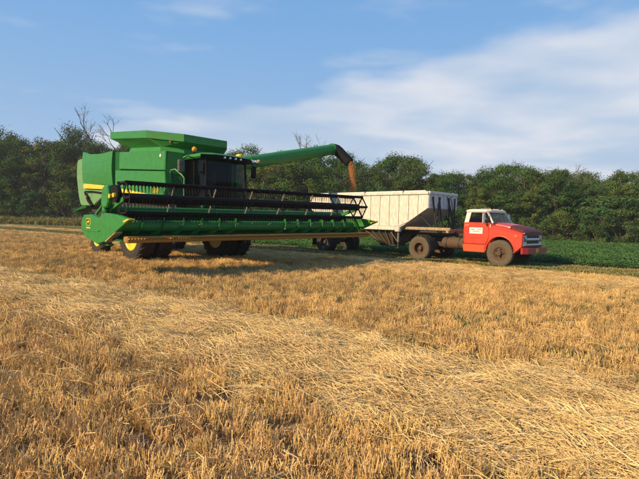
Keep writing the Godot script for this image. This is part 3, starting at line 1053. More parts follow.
	for i in 6:
		var j := (i + 1) % 6
		var pn := MB.new()
		var mid_top: Vector3 = (rim[0] + rim[3]) / 2
		for q in [[band, rim, 0.0], [neck, band, 0.0]]:
			var lo: Array = q[0]
			var hi: Array = q[1]
			var ins: Array = []
			for p in [lo[i], lo[j], hi[j], hi[i]]:
				var v := Vector3(mid_top.x, p.y, 0) - (p as Vector3)
				ins.append(p + v.normalized() * 0.035)
			pn.quad(lo[j], lo[i], hi[i], hi[j])
			pn.quad(ins[0], ins[1], ins[2], ins[3])
			if hi == rim:
				pn.quad(hi[j], hi[i], ins[3], ins[2])
		part(t, "tank_extension_panel", pn, M.green)
	var col := MB.new()
	col.loft([neck, foot], true, false)
	part(t, "tank_collar", col, M.green)
	var tank_floor := MB.new()
	tank_floor.prism([Vector2(-1.25, -1.28), Vector2(1.1, -1.28), Vector2(1.65, -0.7), Vector2(1.65, 0.7), Vector2(1.1, 1.28), Vector2(-1.25, 1.28)], -0.02, 0.02)
	var tf := part(t, "grain_tank_floor", tank_floor, M.green_dark)
	tf.rotation_degrees.x = 90
	tf.position.y = 3.92
	for p in [[1.55, 3.66, 1.507]]:
		var dot := MB.new()
		dot.xf = Transform3D(Basis.IDENTITY, Vector3(p[0], p[1], p[2]))
		dot.lathe([Vector2(0.055, -0.02), Vector2(0.055, 0.008), Vector2(0.04, 0.014), Vector2(0.001, 0.014)], 16)
		part(t, "round_decal", dot, M.sign)
	box_part(t, "work_light", Vector3(1.55, 4.18, 1.08), Vector3(0.08, 0.1, 0.18), M.ink_red, 0.02)
	# cab
	var cx0 := 2.12
	var cx1 := 3.25
	var hw := 0.84
	plate(t, "cab_base", [[cx0, 1.75], [cx1 - 0.25, 1.75], [cx1, 1.95], [cx1, 2.12], [cx0, 2.12]], -hw, hw, M.green_dark, 0.03)
	box_part(t, "cab_back", Vector3(cx0 + 0.03, 2.85, 0), Vector3(0.06, 1.45, 1.6), M.dark, 0.01)
	for s in [1, -1]:
		tube_part(t, "front_pillar", [Vector3(cx1, 2.1, 0.78 * s), Vector3(cx1 + 0.06, 2.9, 0.79 * s), Vector3(cx1 + 0.02, 3.55, 0.78 * s)], 0.035, M.black, 8)
		tube_part(t, "door_pillar", [Vector3(2.62, 2.1, 0.84 * s), Vector3(2.62, 3.55, 0.82 * s)], 0.028, M.black, 8)
		tube_part(t, "rear_pillar", [Vector3(cx0 + 0.04, 2.1, 0.84 * s), Vector3(cx0 + 0.04, 3.55, 0.82 * s)], 0.05, M.black, 8)
		var g := MB.new()
		g.quad(Vector3(cx0 + 0.06, 2.1, 0.845 * s), Vector3(cx1, 2.1, 0.79 * s), Vector3(cx1 + 0.02, 3.53, 0.79 * s), Vector3(cx0 + 0.06, 3.53, 0.83 * s))
		part(t, "side_window", g, M.glass)
	var ws := MB.new()
	var last: Array = []
	for i in 9:
		var f := float(i) / 8
		var z := lerpf(0.78, -0.78, f)
		var bx := 0.16 * sin(PI * f)
		var cur: Array = [Vector3(cx1 + bx, 2.05, z), Vector3(cx1 + 0.08 + bx, 2.8, z), Vector3(cx1 + 0.02 + bx * 0.8, 3.53, z)]
		if i:
			for k in 2:
				ws.quad(last[k], cur[k], cur[k + 1], last[k + 1])
		last = cur
	part(t, "windscreen", ws, M.glass)
	var roof := MB.new()
	var rr: Array = []
	for yv in [[3.53, 0.0], [3.58, 0.05], [3.66, 0.03], [3.71, -0.10]]:
		var e: float = yv[1]
		rr.append([Vector3(2.0 - e, yv[0], 0.95 + e), Vector3(3.25 + e, yv[0], 0.98 + e), Vector3(3.5 + e, yv[0], 0.65), Vector3(3.56 + e, yv[0], 0), Vector3(3.5 + e, yv[0], -0.65), Vector3(3.25 + e, yv[0], -0.98 - e), Vector3(2.0 - e, yv[0], -0.95 - e)])
	roof.loft(rr)
	part(t, "cab_roof", roof, M.green)
	var visor := MB.new()
	visor.loft([[Vector3(3.27, 3.50, 0.99), Vector3(3.52, 3.50, 0.66), Vector3(3.58, 3.50, 0), Vector3(3.52, 3.50, -0.66), Vector3(3.27, 3.50, -0.99)], [Vector3(3.36, 3.63, 1.05), Vector3(3.60, 3.63, 0.68), Vector3(3.66, 3.63, 0), Vector3(3.60, 3.63, -0.68), Vector3(3.36, 3.63, -1.05)]])
	part(t, "roof_visor", visor, M.black)
	for z in [0.30, 0.10, -0.12, -0.34]:
		var l := MB.new()
		l.xf = Transform3D(Basis(Vector3.UP, PI / 2), Vector3(3.66 - absf(z) * 0.09, 3.575, z))
		l.lathe([Vector2(0.036, -0.06), Vector2(0.036, 0.012), Vector2(0.001, 0.016)], 14)
		part(t, "work_lamp", l, M.lens)
	for z in [-1.12, -1.30]:
		box_part(t, "side_lamp", Vector3(3.25, 3.62, z), Vector3(0.12, 0.1, 0.14), M.lens, 0.02)
	tube_part(t, "lamp_bar", [Vector3(3.2, 3.58, -0.9), Vector3(3.2, 3.58, -1.42)], 0.03, M.black, 8)
	var bea := MB.new()
	bea.tube([Vector3(2.25, 3.68, 0.62), Vector3(2.25, 3.82, 0.62)], 0.05, 10)
	part(t, "beacon_base", bea, M.black)
	var be := MB.new()
	be.ball(Vector3(2.25, 3.92, 0.62), Vector3(0.085, 0.1, 0.085))
	part(t, "beacon", be, M.amber)
	var gp := MB.new()
	gp.ball(Vector3(3.05, 3.77, -0.72), Vector3(0.16, 0.09, 0.16), 16)
	part(t, "satellite_receiver", gp, M.yellow)
	var mk := MB.new()
	mk.ball(Vector3(3.2, 3.66, -1.44), Vector3(0.06, 0.07, 0.06))
	part(t, "marker_lamp", mk, M.amber)
	# mirrors
	tube_part(t, "mirror_arm", [Vector3(2.9, 3.5, 0.9), Vector3(2.75, 3.6, 1.15), Vector3(2.7, 3.5, 1.28)], 0.018, M.black, 8)
	box_part(t, "mirror", Vector3(2.62, 3.26, 1.32), Vector3(0.1, 0.42, 0.24), M.grey_steel, 0.03)
	tube_part(t, "mirror_arm", [Vector3(2.9, 3.5, -0.9), Vector3(2.7, 3.62, -1.5), Vector3(2.65, 3.5, -1.66)], 0.018, M.black, 8)
	box_part(t, "mirror", Vector3(2.6, 3.32, -1.68), Vector3(0.1, 0.46, 0.2), M.black, 0.03)
	# inside the cab
	box_part(t, "seat", Vector3(2.5, 2.45, 0), Vector3(0.5, 0.14, 0.5), M.seat, 0.04)
	box_part(t, "seat_back", Vector3(2.28, 2.85, 0), Vector3(0.14, 0.75, 0.48), M.seat, 0.05)
	box_part(t, "arm_console", Vector3(2.6, 2.62, 0.42), Vector3(0.6, 0.12, 0.2), M.black, 0.03)
	tube_part(t, "steering_column", [Vector3(3.1, 2.1, 0), Vector3(2.95, 2.68, 0)], 0.045, M.black, 8)
	var st := MB.new()
	var circle: Array = []
	for i in 17:
		var an := TAU * i / 16
		circle.append(Vector3(2.93, 2.70, 0) + Vector3(0.12 * cos(an), 0.12 * cos(an) * 0.6 + 0.0, 0.2 * sin(an)))
	st.tube(circle, 0.016, 6, false)
	part(t, "steering_wheel", st, M.black)
	box_part(t, "monitor", Vector3(3.0, 3.05, 0.5), Vector3(0.05, 0.22, 0.28), M.black, 0.02)
	# handrails and platform on the right
	box_part(t, "platform", Vector3(2.45, 2.05, 1.1), Vector3(1.0, 0.06, 0.55), M.green_dark, 0.01)
	tube_part(t, "handrail", [Vector3(1.98, 2.1, 1.36), Vector3(1.98, 3.08, 1.36), Vector3(2.02, 3.15, 1.36), Vector3(2.3, 3.17, 1.36), Vector3(2.75, 2.95, 1.36), Vector3(2.9, 2.85, 1.36), Vector3(2.9, 2.1, 1.36)], 0.022, M.green_dusty, 8)
	tube_part(t, "handrail", [Vector3(1.98, 2.65, 1.36), Vector3(2.9, 2.5, 1.36)], 0.018, M.green_dusty, 8)
	box_part(t, "platform", Vector3(2.45, 2.05, -1.2), Vector3(1.2, 0.06, 0.75), M.green_dark, 0.01)
	for s in [-1.05, -1.45]:
		tube_part(t, "ladder_rail", [Vector3(2.9, 2.05, s), Vector3(3.05, 0.7, s)], 0.025, M.grey_steel, 8)
	for k in 4:
		box_part(t, "ladder_step", Vector3(2.93 + 0.035 * k, 1.75 - k * 0.3, -1.25), Vector3(0.16, 0.03, 0.4), M.grey_steel, 0.006)
	# feeder house
	var fh := MB.new()
	fh.loft([[Vector3(1.6, 1.05, -0.7), Vector3(1.6, 1.05, 0.7), Vector3(1.6, 1.95, 0.7), Vector3(1.6, 1.95, -0.7)], [Vector3(4.52, 1.02, -0.75), Vector3(4.52, 1.02, 0.75), Vector3(4.52, 1.72, 0.75), Vector3(4.52, 1.72, -0.75)]])
	part(t, "feeder_house", fh, M.green_dark)
	for s in [1, -1]:
		tube_part(t, "lift_cylinder", [Vector3(1.5, 0.8, 0.62 * s), Vector3(2.8, 0.95, 0.66 * s), Vector3(3.9, 1.08, 0.66 * s)], [0.07, 0.07, 0.04], M.black, 10)
	# unloading auger, swung out to the left over the trailer
	var piv := Vector3(-0.30, 3.56, -1.3)
	var elb := Vector3(-0.45, 5.40, -9.3)
	tube_part(t, "auger_base", [Vector3(-0.3, 2.7, -1.45), Vector3(-0.3, 3.45, -1.45), piv + Vector3(0, 0.05, -0.25)], 0.27, M.green, 18)
	tube_part(t, "unloading_auger", [piv, piv.lerp(elb, 0.5), elb], [0.29, 0.285, 0.275], M.green, 24)
	for f in [0.30, 0.985]:
		var p := piv.lerp(elb, f)
		var e := (elb - piv).normalized() * 0.05
		tube_part(t, "auger_flange", [p - e, p + e], 0.315, M.green, 24)
	var pts: Array = []
	var rad: Array = []
	for i in 8:
		var f := float(i) / 7
		pts.append(elb.lerp(Vector3(0.0, 5.28, -9.62), f) if f < 0.35 else elb.lerp(Vector3(0.0, 5.28, -9.62), 0.35).lerp(Vector3(0.42, 4.66, -9.62), (f - 0.35) / 0.65))
		rad.append(lerpf(0.295, 0.25, f))
	tube_part(t, "auger_spout", pts, rad, M.black, 20)
	box_part(t, "auger_lamp", Vector3(-0.3, 4.98, -8.4), Vector3(0.1, 0.12, 0.12), M.black, 0.02)

# ---------------------------------------------------------------- header
func make_header() -> void:
	var t := thing("grain_header", "wide green grain header with black finger reel raised before the combine", "header", COMBINE_AT, COMBINE_TURN)
	t.rotation_degrees = Vector3(0, COMBINE_TURN, 0)
	t.transform.basis = t.transform.basis * Basis(Vector3(1, 0, 0), deg_to_rad(0.75))
	var half := 4.55
	# trough
	plate(t, "floor", [[4.75, 1.02], [5.7, 0.99], [5.7, 1.03], [4.9, 1.08], [4.72, 1.14]], -half, half, M.green_dark, 0.005)
	plate(t, "back_wall", [[4.55, 1.0], [4.62, 1.0], [4.72, 1.75], [4.64, 1.78], [4.5, 1.7]], -half, half, M.green_dark, 0.01)
	tube_part(t, "top_beam", [Vector3(4.56, 1.78, -half), Vector3(4.56, 1.78, half)], 0.09, M.green, 12)
	box_part(t, "frame_beam", Vector3(4.42, 1.1, 0), Vector3(0.2, 0.2, half * 2), M.green_dark, 0.02)
	box_part(t, "cutterbar", Vector3(5.82, 1.05, 0), Vector3(0.24, 0.155, half * 2 - 0.04), M.ochre, 0.02)
	var gd := MB.new()
	for i in 120:
		var z := -half + 0.04 + i * (half * 2 - 0.08) / 119.0
		gd.loft([[Vector3(5.93, 1.04, z - 0.014), Vector3(5.93, 1.04, z + 0.014), Vector3(5.93, 1.085, z + 0.014), Vector3(5.93, 1.085, z - 0.014)], [Vector3(6.05, 1.085, z - 0.004), Vector3(6.05, 1.085, z + 0.004), Vector3(6.05, 1.095, z + 0.004), Vector3(6.05, 1.095, z - 0.004)]])
	var guards := part(t, "knife_guards", gd, M.ochre)
	guards.set_meta("kind", "stuff")
	# cross auger with its flighting and fingers
	var au := tube_part(t, "cross_auger", [Vector3(5.08, 1.36, -half + 0.06), Vector3(5.08, 1.36, half - 0.06)], 0.15, M.green, 20)
	for s in [1, -1]:
		var fl := MB.new()
		var prev: Array = []
		for i in 141:
			var f := float(i) / 140
			var z: float = s * lerpf(half - 0.1, 0.7, f)
			var an: float = f * TAU * 6.5 * s
			var e := Vector3(cos(an), sin(an), 0)
			var cur: Array = [Vector3(5.08, 1.36, z) + e * 0.14, Vector3(5.08, 1.36, z) + e * 0.235]
			if i:
				fl.quad(prev[0], cur[0], cur[1], prev[1])
			prev = cur
		part(au, "flighting", fl, M.green)
	rng.seed = 9
	for i in 14:
		var z := lerpf(-half + 0.5, half - 0.5, i / 13.0)
		var an := rng.randf_range(-0.4, 0.9)
		var e := Vector3(cos(an), sin(an), 0)
		tube_part(au, "finger", [Vector3(5.08, 1.36, z) + e * 0.14, Vector3(5.08, 1.36, z) + e * 0.28], 0.013, M.steel, 6)
	tube_part(t, "hydraulic_pipe", [Vector3(4.72, 1.62, -half), Vector3(4.72, 1.62, half)], 0.025, M.black, 8)
	# end sheets with dividers
	for s in [1, -1]:
		var e := MB.new()
		var outline: Array = [Vector2(3.46, 1.62), Vector2(3.30, 1.45), Vector2(3.28, 1.23), Vector2(3.57, 1.04), Vector2(4.07, 0.94), Vector2(4.38, 0.88), Vector2(4.86, 0.97), Vector2(5.52, 1.235), Vector2(6.24, 1.515), Vector2(6.26, 1.545), Vector2(5.58, 1.64), Vector2(4.96, 1.68), Vector2(4.72, 1.655), Vector2(4.52, 1.56), Vector2(4.42, 1.555), Vector2(3.95, 1.64)]
		e.prism(outline, minf(4.5 * s, 4.64 * s), maxf(4.5 * s, 4.64 * s), 0.012)
		var es := part(t, "end_sheet", e, M.green)
		plate(es, "crease", [[3.42, 1.20], [4.42, 1.19], [4.62, 1.23], [4.62, 1.245], [4.42, 1.215], [3.42, 1.225]], minf(4.6 * s, 4.652 * s), maxf(4.6 * s, 4.652 * s), M.green, 0.004)
		plate(es, "sunlit_lip", [[4.92, 0.985], [5.55, 1.235], [5.55, 1.205], [4.95, 0.955]], minf(4.48 * s, 4.66 * s), maxf(4.48 * s, 4.66 * s), M.tan, 0.006)  # tan strip paints the sun catching the lower edge of the divider
		plate(es, "nose_cap", [[5.98, 1.46], [6.27, 1.53], [6.2, 1.56], [5.96, 1.50]], minf(4.49 * s, 4.65 * s), maxf(4.49 * s, 4.65 * s), M.yellow, 0.005)
		plate(es, "emblem_field", [[3.65, 1.53], [3.95, 1.53], [3.95, 1.38], [3.87, 1.34], [3.73, 1.34], [3.65, 1.38]], minf(4.62 * s, 4.646 * s), maxf(4.62 * s, 4.646 * s), M.yellow, 0.003)
		plate(es, "emblem_field", [[3.67, 1.515], [3.93, 1.515], [3.93, 1.39], [3.86, 1.355], [3.74, 1.355], [3.67, 1.39]], minf(4.63 * s, 4.650 * s), maxf(4.63 * s, 4.650 * s), M.green_dark, 0.002)
		plate(es, "emblem", [[3.70, 1.40], [3.74, 1.43], [3.74, 1.455], [3.80, 1.465], [3.85, 1.465], [3.855, 1.50], [3.87, 1.475], [3.885, 1.505], [3.885, 1.47], [3.91, 1.455], [3.88, 1.445], [3.87, 1.42], [3.90, 1.385], [3.86, 1.41], [3.83, 1.435], [3.78, 1.43], [3.74, 1.39]], minf(4.64 * s, 4.654 * s), maxf(4.64 * s, 4.654 * s), M.yellow, 0.001)
		plate(es, "emblem_bar", [[3.66, 1.30], [3.94, 1.30], [3.94, 1.265], [3.66, 1.265]], minf(4.63 * s, 4.647 * s), maxf(4.63 * s, 4.647 * s), M.yellow, 0.002)
		box_part(t, "skid", Vector3(4.5, 0.88, 4.45 * s), Vector3(0.6, 0.06, 0.16), M.green, 0.015)
		# reel arm and its drive cover
		var arm := MB.new()
		arm.bar(Vector3(4.2, 1.62, 4.42 * s), Vector3(5.50, 2.03, 4.42 * s), 0.07, 0.12)
		part(t, "reel_arm", arm, M.green)
		tube_part(t, "reel_cylinder", [Vector3(3.75, 1.6, 4.44 * s), Vector3(4.82, 2.2, 4.44 * s)], 0.04, M.green, 8)
		if s > 0:
			plate(t, "drive_cover", [[4.62, 2.33], [4.78, 2.40], [4.93, 2.36], [4.99, 2.15], [4.97, 1.95], [4.86, 1.82], [4.66, 1.80], [4.52, 1.92], [4.55, 2.1]], minf(4.46 * s, 4.60 * s), maxf(4.46 * s, 4.60 * s), M.green, 0.03)
	# reel
	var axis := Vector3(5.44, 2.06, 0)
	var rr := 0.43
	var rl := half - 0.12
	var reel := Node3D.new()
	reel.name = "reel"
	t.add_child(reel)
	tube_part(reel, "reel_tube", [axis + Vector3(0, 0, -rl), axis + Vector3(0, 0, rl)], 0.12, M.black, 16)
	for i in 6:
		var an := TAU * (i + 0.02) / 6
		var e := Vector3(cos(an), sin(an), 0) * rr
		tube_part(reel, "bat", [axis + e + Vector3(0, 0, -rl - 0.03), axis + e + Vector3(0, 0, rl + 0.03)], 0.036, M.black, 8)
		var tn := MB.new()
		for k in 96:
			var z := -rl + 0.04 + k * (rl * 2 - 0.08) / 95.0
			var p := axis + e + Vector3(0, 0, z)
			tn.tube([p, p + Vector3(-0.03, -0.10, 0), p + Vector3(-0.01, -0.23, 0)], [0.013, 0.010, 0.006], 4, false)
			tn.box(p + Vector3(0, -0.02, 0), Vector3(0.05, 0.07, 0.045), 0.006)
		var tines := part(reel, "tines", tn, M.black)
		tines.set_meta("kind", "stuff")
	for k in 8:
		var z := lerpf(-rl, rl, k / 7.0)
		var end := k == 0 or k == 7
		for i in 6:
			var an := TAU * (i + 0.02) / 6
			var e := Vector3(cos(an), sin(an), 0) * rr
			var sp := MB.new()
			sp.bar(axis + e * 0.15 + Vector3(0, 0, z), axis + e + Vector3(0, 0, z), 0.06, 0.014, Vector3(0, 0, 1))
			if end:
				var f := Vector3(cos(an + TAU / 6), sin(an + TAU / 6), 0) * rr
				sp.bar(axis + e + Vector3(0, 0, z), axis + f + Vector3(0, 0, z), 0.05, 0.014, Vector3(0, 0, 1))
			part(reel, "spoke", sp, M.black if end else M.grey_steel)
	for s in [1]:
		var drv := MB.new()
		drv.xf = Transform3D(Basis.IDENTITY, Vector3(5.2, 2.16, (rl + 0.05) * s))
		drv.lathe([Vector2(0.001, -0.05), Vector2(0.2, -0.05), Vector2(0.22, 0.0), Vector2(0.2, 0.05), Vector2(0.001, 0.05)], 20)
		part(t, "reel_drive", drv, M.black)
		for q in [Vector2(5.02, 2.10), Vector2(5.26, 2.12)]:
			var dot := MB.new()
			dot.xf = Transform3D(Basis.IDENTITY, Vector3(q.x, q.y, (rl + 0.13) * s))
			dot.lathe([Vector2(0.001, -0.03), Vector2(0.055, -0.03), Vector2(0.055, 0.03), Vector2(0.001, 0.03)], 12)
			part(t, "reel_bearing", dot, M.yellow)

# ---------------------------------------------------------------- truck
func make_truck() -> void:
	var t := thing("farm_truck", "old red farm truck with cream cab roof pulling the hopper trailer", "truck", TRUCK_AT, TRUCK_TURN)
	for s in [1, -1]:
		var fw := wheel(t, "front_wheel", Vector3(3.52, 0.51, 0.90 * s), 0.51, 0.24, 0.27, s, M.rubber_dusty, M.rust, 30, 0.45)
		fw.rotation_degrees.y = 0.0
		wheel(t, "rear_wheel", Vector3(0, 0.51, 1.0 * s), 0.51, 0.24, 0.28, s, M.rubber_dusty if s > 0 else M.rubber, M.rust, 30, 1.6)
		wheel(t, "rear_wheel", Vector3(0, 0.51, 0.72 * s), 0.51, 0.24, 0.28, s, M.rubber, M.rust, 30, 0.3)
		box_part(t, "frame_rail", Vector3(1.75, 0.72, 0.42 * s), Vector3(5.3, 0.2, 0.07), M.frame, 0.01)
	tube_part(t, "rear_axle", [Vector3(0, 0.51, -0.95), Vector3(0, 0.51, 0.95)], 0.09, M.frame, 10)
	tube_part(t, "front_axle", [Vector3(3.52, 0.48, -0.8), Vector3(3.52, 0.48, 0.8)], 0.06, M.frame, 10)
	box_part(t, "engine", Vector3(3.7, 0.95, 0), Vector3(0.9, 0.6, 0.6), M.frame, 0.03)
	# cab
	var W := 0.98
	var lowx0 := 1.95
	var lowx1 := 3.12
	var cab := MB.new()
	var sec: Array = []
	for q in [[0.62, 0.93], [0.85, 0.97], [1.2, 0.985], [1.5, 0.97], [1.66, 0.94]]:
		var zz: float = q[1]
		var b := 0.08
		var x0 := lowx0 + (0.06 if q[0] < 0.7 else 0.0)
		sec.append([Vector3(x0 + b, q[0], zz), Vector3(lowx1, q[0], zz), Vector3(lowx1 + 0.1, q[0], zz - 0.12), Vector3(lowx1 + 0.1, q[0], -zz + 0.12), Vector3(lowx1, q[0], -zz), Vector3(x0 + b, q[0], -zz), Vector3(x0, q[0], -zz + b), Vector3(x0, q[0], zz - b)])
	for q in sec.size():
		(sec[q] as Array).reverse()
	cab.loft(sec)
	part(t, "cab_body", cab, M.red)
	for s in [1, -1]:
		var z0: float = 0.90 * s
		plate(t, "rocker_panel", [[1.97, 0.80], [2.98, 0.80], [2.92, 0.50], [2.02, 0.50]], minf(z0, 1.0 * s), maxf(z0, 1.0 * s), M.red_step, 0.02)
		var door := plate(t, "door", [[2.06, 0.83], [2.95, 0.83], [3.052, 1.08], [3.06, 1.655], [2.06, 1.655]], minf(z0, 0.996 * s), maxf(z0, 0.996 * s), M.red, 0.012)
		plate(door, "body_line", [[2.06, 1.065], [3.04, 1.065], [3.05, 1.085], [2.06, 1.085]], minf(0.98 * s, 1.004 * s), maxf(0.98 * s, 1.004 * s), M.red, 0.003)
		plate(door, "window_sill", [[2.04, 1.645], [3.12, 1.645], [3.12, 1.68], [2.04, 1.68]], minf(z0, 0.985 * s), maxf(z0, 0.985 * s), M.red, 0.006)
		box_part(door, "handle", Vector3(2.18, 1.56, 1.01 * s), Vector3(0.14, 0.025, 0.03), M.steel, 0.006)
		var sgn := plate(door, "door_sign", [[2.26, 1.235], [2.81, 1.235], [2.81, 1.475], [2.26, 1.475]], minf(0.99 * s, 1.003 * s), maxf(0.99 * s, 1.003 * s), M.sign, 0.002)
		sgn.set_meta("label", "white rectangular sign with two short lines of small dark lettering")
	# lettering of the sign, too small in the photograph to read: two lines of short strokes
	rng.seed = 71
	for line in [[2.33, 2.46, 1.40, 0.040, 0], [2.60, 2.75, 1.40, 0.040, 0], [2.40, 2.68, 1.325, 0.036, 1]]:
		var x: float = line[0]
		var st := MB.new()
		while x < line[1]:
			var wd := rng.randf_range(0.012, 0.026)
			st.box(Vector3(x + wd / 2, line[2], 1.004), Vector3(wd, line[3] * rng.randf_range(0.7, 1.1), 0.004), 0.0005)
			x += wd + rng.randf_range(0.006, 0.012)
		var letters := part(t, "sign_lettering", st, M.ink if line[4] == 0 else M.ink_red)
		letters.set_meta("kind", "stuff")
	# greenhouse
	var ra := 2.08
	var rb := 2.92
	for s in [1, -1]:
		var z: float = 0.93 * s
		var zt: float = 0.80 * s
		var pil := MB.new()
		pil.loft([[Vector3(1.97, 1.66, z - 0.05 * s), Vector3(2.17, 1.66, z), Vector3(2.17, 1.66, z - 0.07 * s), Vector3(1.97, 1.66, z - 0.12 * s)], [Vector3(ra - 0.06, 2.1, zt - 0.02 * s), Vector3(ra + 0.15, 2.1, zt + 0.02 * s), Vector3(ra + 0.15, 2.1, zt - 0.05 * s), Vector3(ra - 0.06, 2.1, zt - 0.09 * s)]])
		part(t, "rear_pillar", pil, M.cream)
		tube_part(t, "front_pillar", [Vector3(3.18, 1.66, 0.90 * s), Vector3(2.90, 2.10, 0.79 * s)], [0.04, 0.035], M.cream, 8)
		tube_part(t, "quarter_light_bar", [Vector3(2.86, 1.67, 0.93 * s), Vector3(2.82, 2.08, 0.81 * s)], 0.013, M.black, 6)
		var gl := MB.new()
		gl.quad(Vector3(2.15, 1.67, z - 0.02 * s), Vector3(3.14, 1.67, z - 0.03 * s), Vector3(2.88, 2.09, zt - 0.01 * s), Vector3(ra + 0.13, 2.09, zt))
		part(t, "side_window", gl, M.glass)
	var roof := MB.new()
	var rs: Array = []
	for q in [[2.08, 0.0], [2.13, 0.03], [2.18, 0.0], [2.215, -0.10], [2.225, -0.35]]:
		var e: float = q[1]
		var hw := 0.82 + e
		rs.append([Vector3(ra - 0.10 - e, q[0], -hw + 0.1), Vector3(ra - e, q[0], -hw), Vector3(rb - 0.05 + e * 0.6, q[0], -hw), Vector3(rb + 0.06 + e * 0.6, q[0], -hw + 0.14), Vector3(rb + 0.06 + e * 0.6, q[0], hw - 0.14), Vector3(rb - 0.05 + e * 0.6, q[0], hw), Vector3(ra - e, q[0], hw), Vector3(ra - 0.10 - e, q[0], hw - 0.1)])
	for q in rs:
		(q as Array).reverse()
	roof.loft(rs)
	part(t, "roof", roof, M.cream)
	var ws := MB.new()
	ws.quad(Vector3(3.20, 1.64, 0.86), Vector3(3.20, 1.64, -0.86), Vector3(2.93, 2.10, -0.74), Vector3(2.93, 2.10, 0.74))
	part(t, "windscreen", ws, M.glass)
	var rw := MB.new()
	rw.quad(Vector3(1.99, 1.68, -0.8), Vector3(1.99, 1.68, 0.8), Vector3(2.04, 2.1, 0.7), Vector3(2.04, 2.1, -0.7))
	part(t, "rear_window", rw, M.glass)
	box_part(t, "bench_seat", Vector3(2.28, 1.35, 0), Vector3(0.5, 0.2, 1.5), M.seat, 0.05)
	box_part(t, "seat_back", Vector3(2.08, 1.62, 0), Vector3(0.14, 0.5, 1.5), M.seat, 0.05)
	box_part(t, "dashboard", Vector3(3.0, 1.6, 0), Vector3(0.3, 0.12, 1.6), M.black, 0.04)
	var sw := MB.new()
	var ring: Array = []
	for i in 17:
		var an := TAU * i / 16
		ring.append(Vector3(2.78, 1.68, -0.42) + Vector3(-0.1 * cos(an), 0.17 * cos(an), 0.2 * sin(an)))
	sw.tube(ring, 0.013, 6, false)
	part(t, "steering_wheel", sw, M.black)
	# roof lamps
	for z in [-0.55, -0.18, 0.0, 0.18, 0.55]:
		box_part(t, "clearance_lamp", Vector3(2.88, 2.225, z), Vector3(0.06, 0.03, 0.05), M.amber, 0.01)
	tube_part(t, "roof_aerial", [Vector3(2.35, 2.25, 0.25), Vector3(2.75, 2.25, 0.25)], 0.022, M.grey_steel, 8)
	# front end
	for s in [1, -1]:
		var o: Array = [Vector2(2.88, 0.56), Vector2(2.89, 0.79), Vector2(2.962, 0.81), Vector2(3.065, 1.07), Vector2(3.075, 1.47), Vector2(3.5, 1.43), Vector2(4.05, 1.335), Vector2(4.38, 1.265), Vector2(4.36, 0.80), Vector2(4.22, 0.66)]
		for k in 13:
			var an := lerpf(-0.05, PI + 0.02, k / 12.0)
			o.append(Vector2(3.52 + 0.55 * cos(an), 0.58 + 0.575 * sin(an)))
		var fd := MB.new()
		fd.prism(o, minf(0.66 * s, 1.0 * s), maxf(0.66 * s, 1.0 * s), 0.022)
		var fender := part(t, "fender", fd, M.red)
		var ftop := MB.new()
		var fr: Array = []
		for q in [[3.075, 1.465, 0.15], [3.5, 1.425, 0.135], [4.05, 1.33, 0.11], [4.37, 1.26, 0.07]]:
			fr.append([Vector3(q[0], q[1], 0.985 * s), Vector3(q[0], q[1] + q[2] * 0.75, 0.91 * s), Vector3(q[0], q[1] + q[2], 0.80 * s), Vector3(q[0], q[1], 0.64 * s)])
		if s > 0:
			fr.reverse()
		ftop.loft(fr)
		part(fender, "fender_top", ftop, M.red)
		var lip: Array = []
		for k in 15:
			var an := lerpf(-0.05, PI + 0.02, k / 14.0)
			lip.append(Vector3(3.52 + 0.565 * cos(an), 0.58 + 0.59 * sin(an), 0.99 * s))
		tube_part(fender, "arch_lip", lip, 0.03, M.red, 8)
		box_part(fender, "side_marker", Vector3(4.12, 1.20, 1.0 * s), Vector3(0.07, 0.05, 0.02), M.amber, 0.008)
		var hd := MB.new()
		hd.xf = Transform3D(Basis(Vector3.UP, PI / 2), Vector3(4.41, 1.08, 0.76 * s))
		hd.lathe([Vector2(0.10, -0.05), Vector2(0.10, -0.005), Vector2(0.08, 0.0), Vector2(0.001, 0.012)], 18)
		part(t, "headlight", hd, M.headlamp)
		var mir := MB.new()
		mir.box(Vector3(2.92, 1.85, 1.16 * s), Vector3(0.05, 0.40, 0.19), 0.02)
		var mi := part(t, "mirror", mir, M.steel)
		tube_part(mi, "mirror_arm", [Vector3(3.02, 1.62, 0.98 * s), Vector3(2.94, 1.68, 1.16 * s), Vector3(2.94, 2.05, 1.16 * s), Vector3(2.90, 2.12, 0.82 * s)], 0.011, M.steel, 6)
	var hood := MB.new()
	var hr: Array = []
	for q in [[3.05, 1.70, 0.80], [3.4, 1.675, 0.80], [3.85, 1.60, 0.78]]:
		hr.append([Vector3(q[0], q[1] - 0.22, 0.82), Vector3(q[0], q[1] - 0.06, q[2]), Vector3(q[0], q[1], 0.55), Vector3(q[0], q[1] + 0.015, 0), Vector3(q[0], q[1], -0.55), Vector3(q[0], q[1] - 0.06, -q[2]), Vector3(q[0], q[1] - 0.22, -0.82)])
	hood.loft(hr)
	part(t, "hood", hood, M.red)
	var hf := MB.new()
	hr = []
	for q in [[3.85, 1.601, 0.782], [4.15, 1.53, 0.79], [4.34, 1.45, 0.80], [4.42, 1.37, 0.80]]:
		hr.append([Vector3(q[0], q[1] - 0.14, 0.93), Vector3(q[0], q[1] - 0.045, q[2] + 0.06), Vector3(q[0], q[1], 0.55), Vector3(q[0], q[1] + 0.012, 0), Vector3(q[0], q[1], -0.55), Vector3(q[0], q[1] - 0.045, -q[2] - 0.06), Vector3(q[0], q[1] - 0.14, -0.93)])
	hf.loft(hr)
	var hood_front := part(t, "hood_front", hf, M.red_worn)
	hood_front.set_meta("label", "worn brownish front of the hood with faded paint")
	# grille
	box_part(t, "grille_panel", Vector3(4.34, 1.08, 0), Vector3(0.08, 0.48, 1.86), M.steel, 0.02)
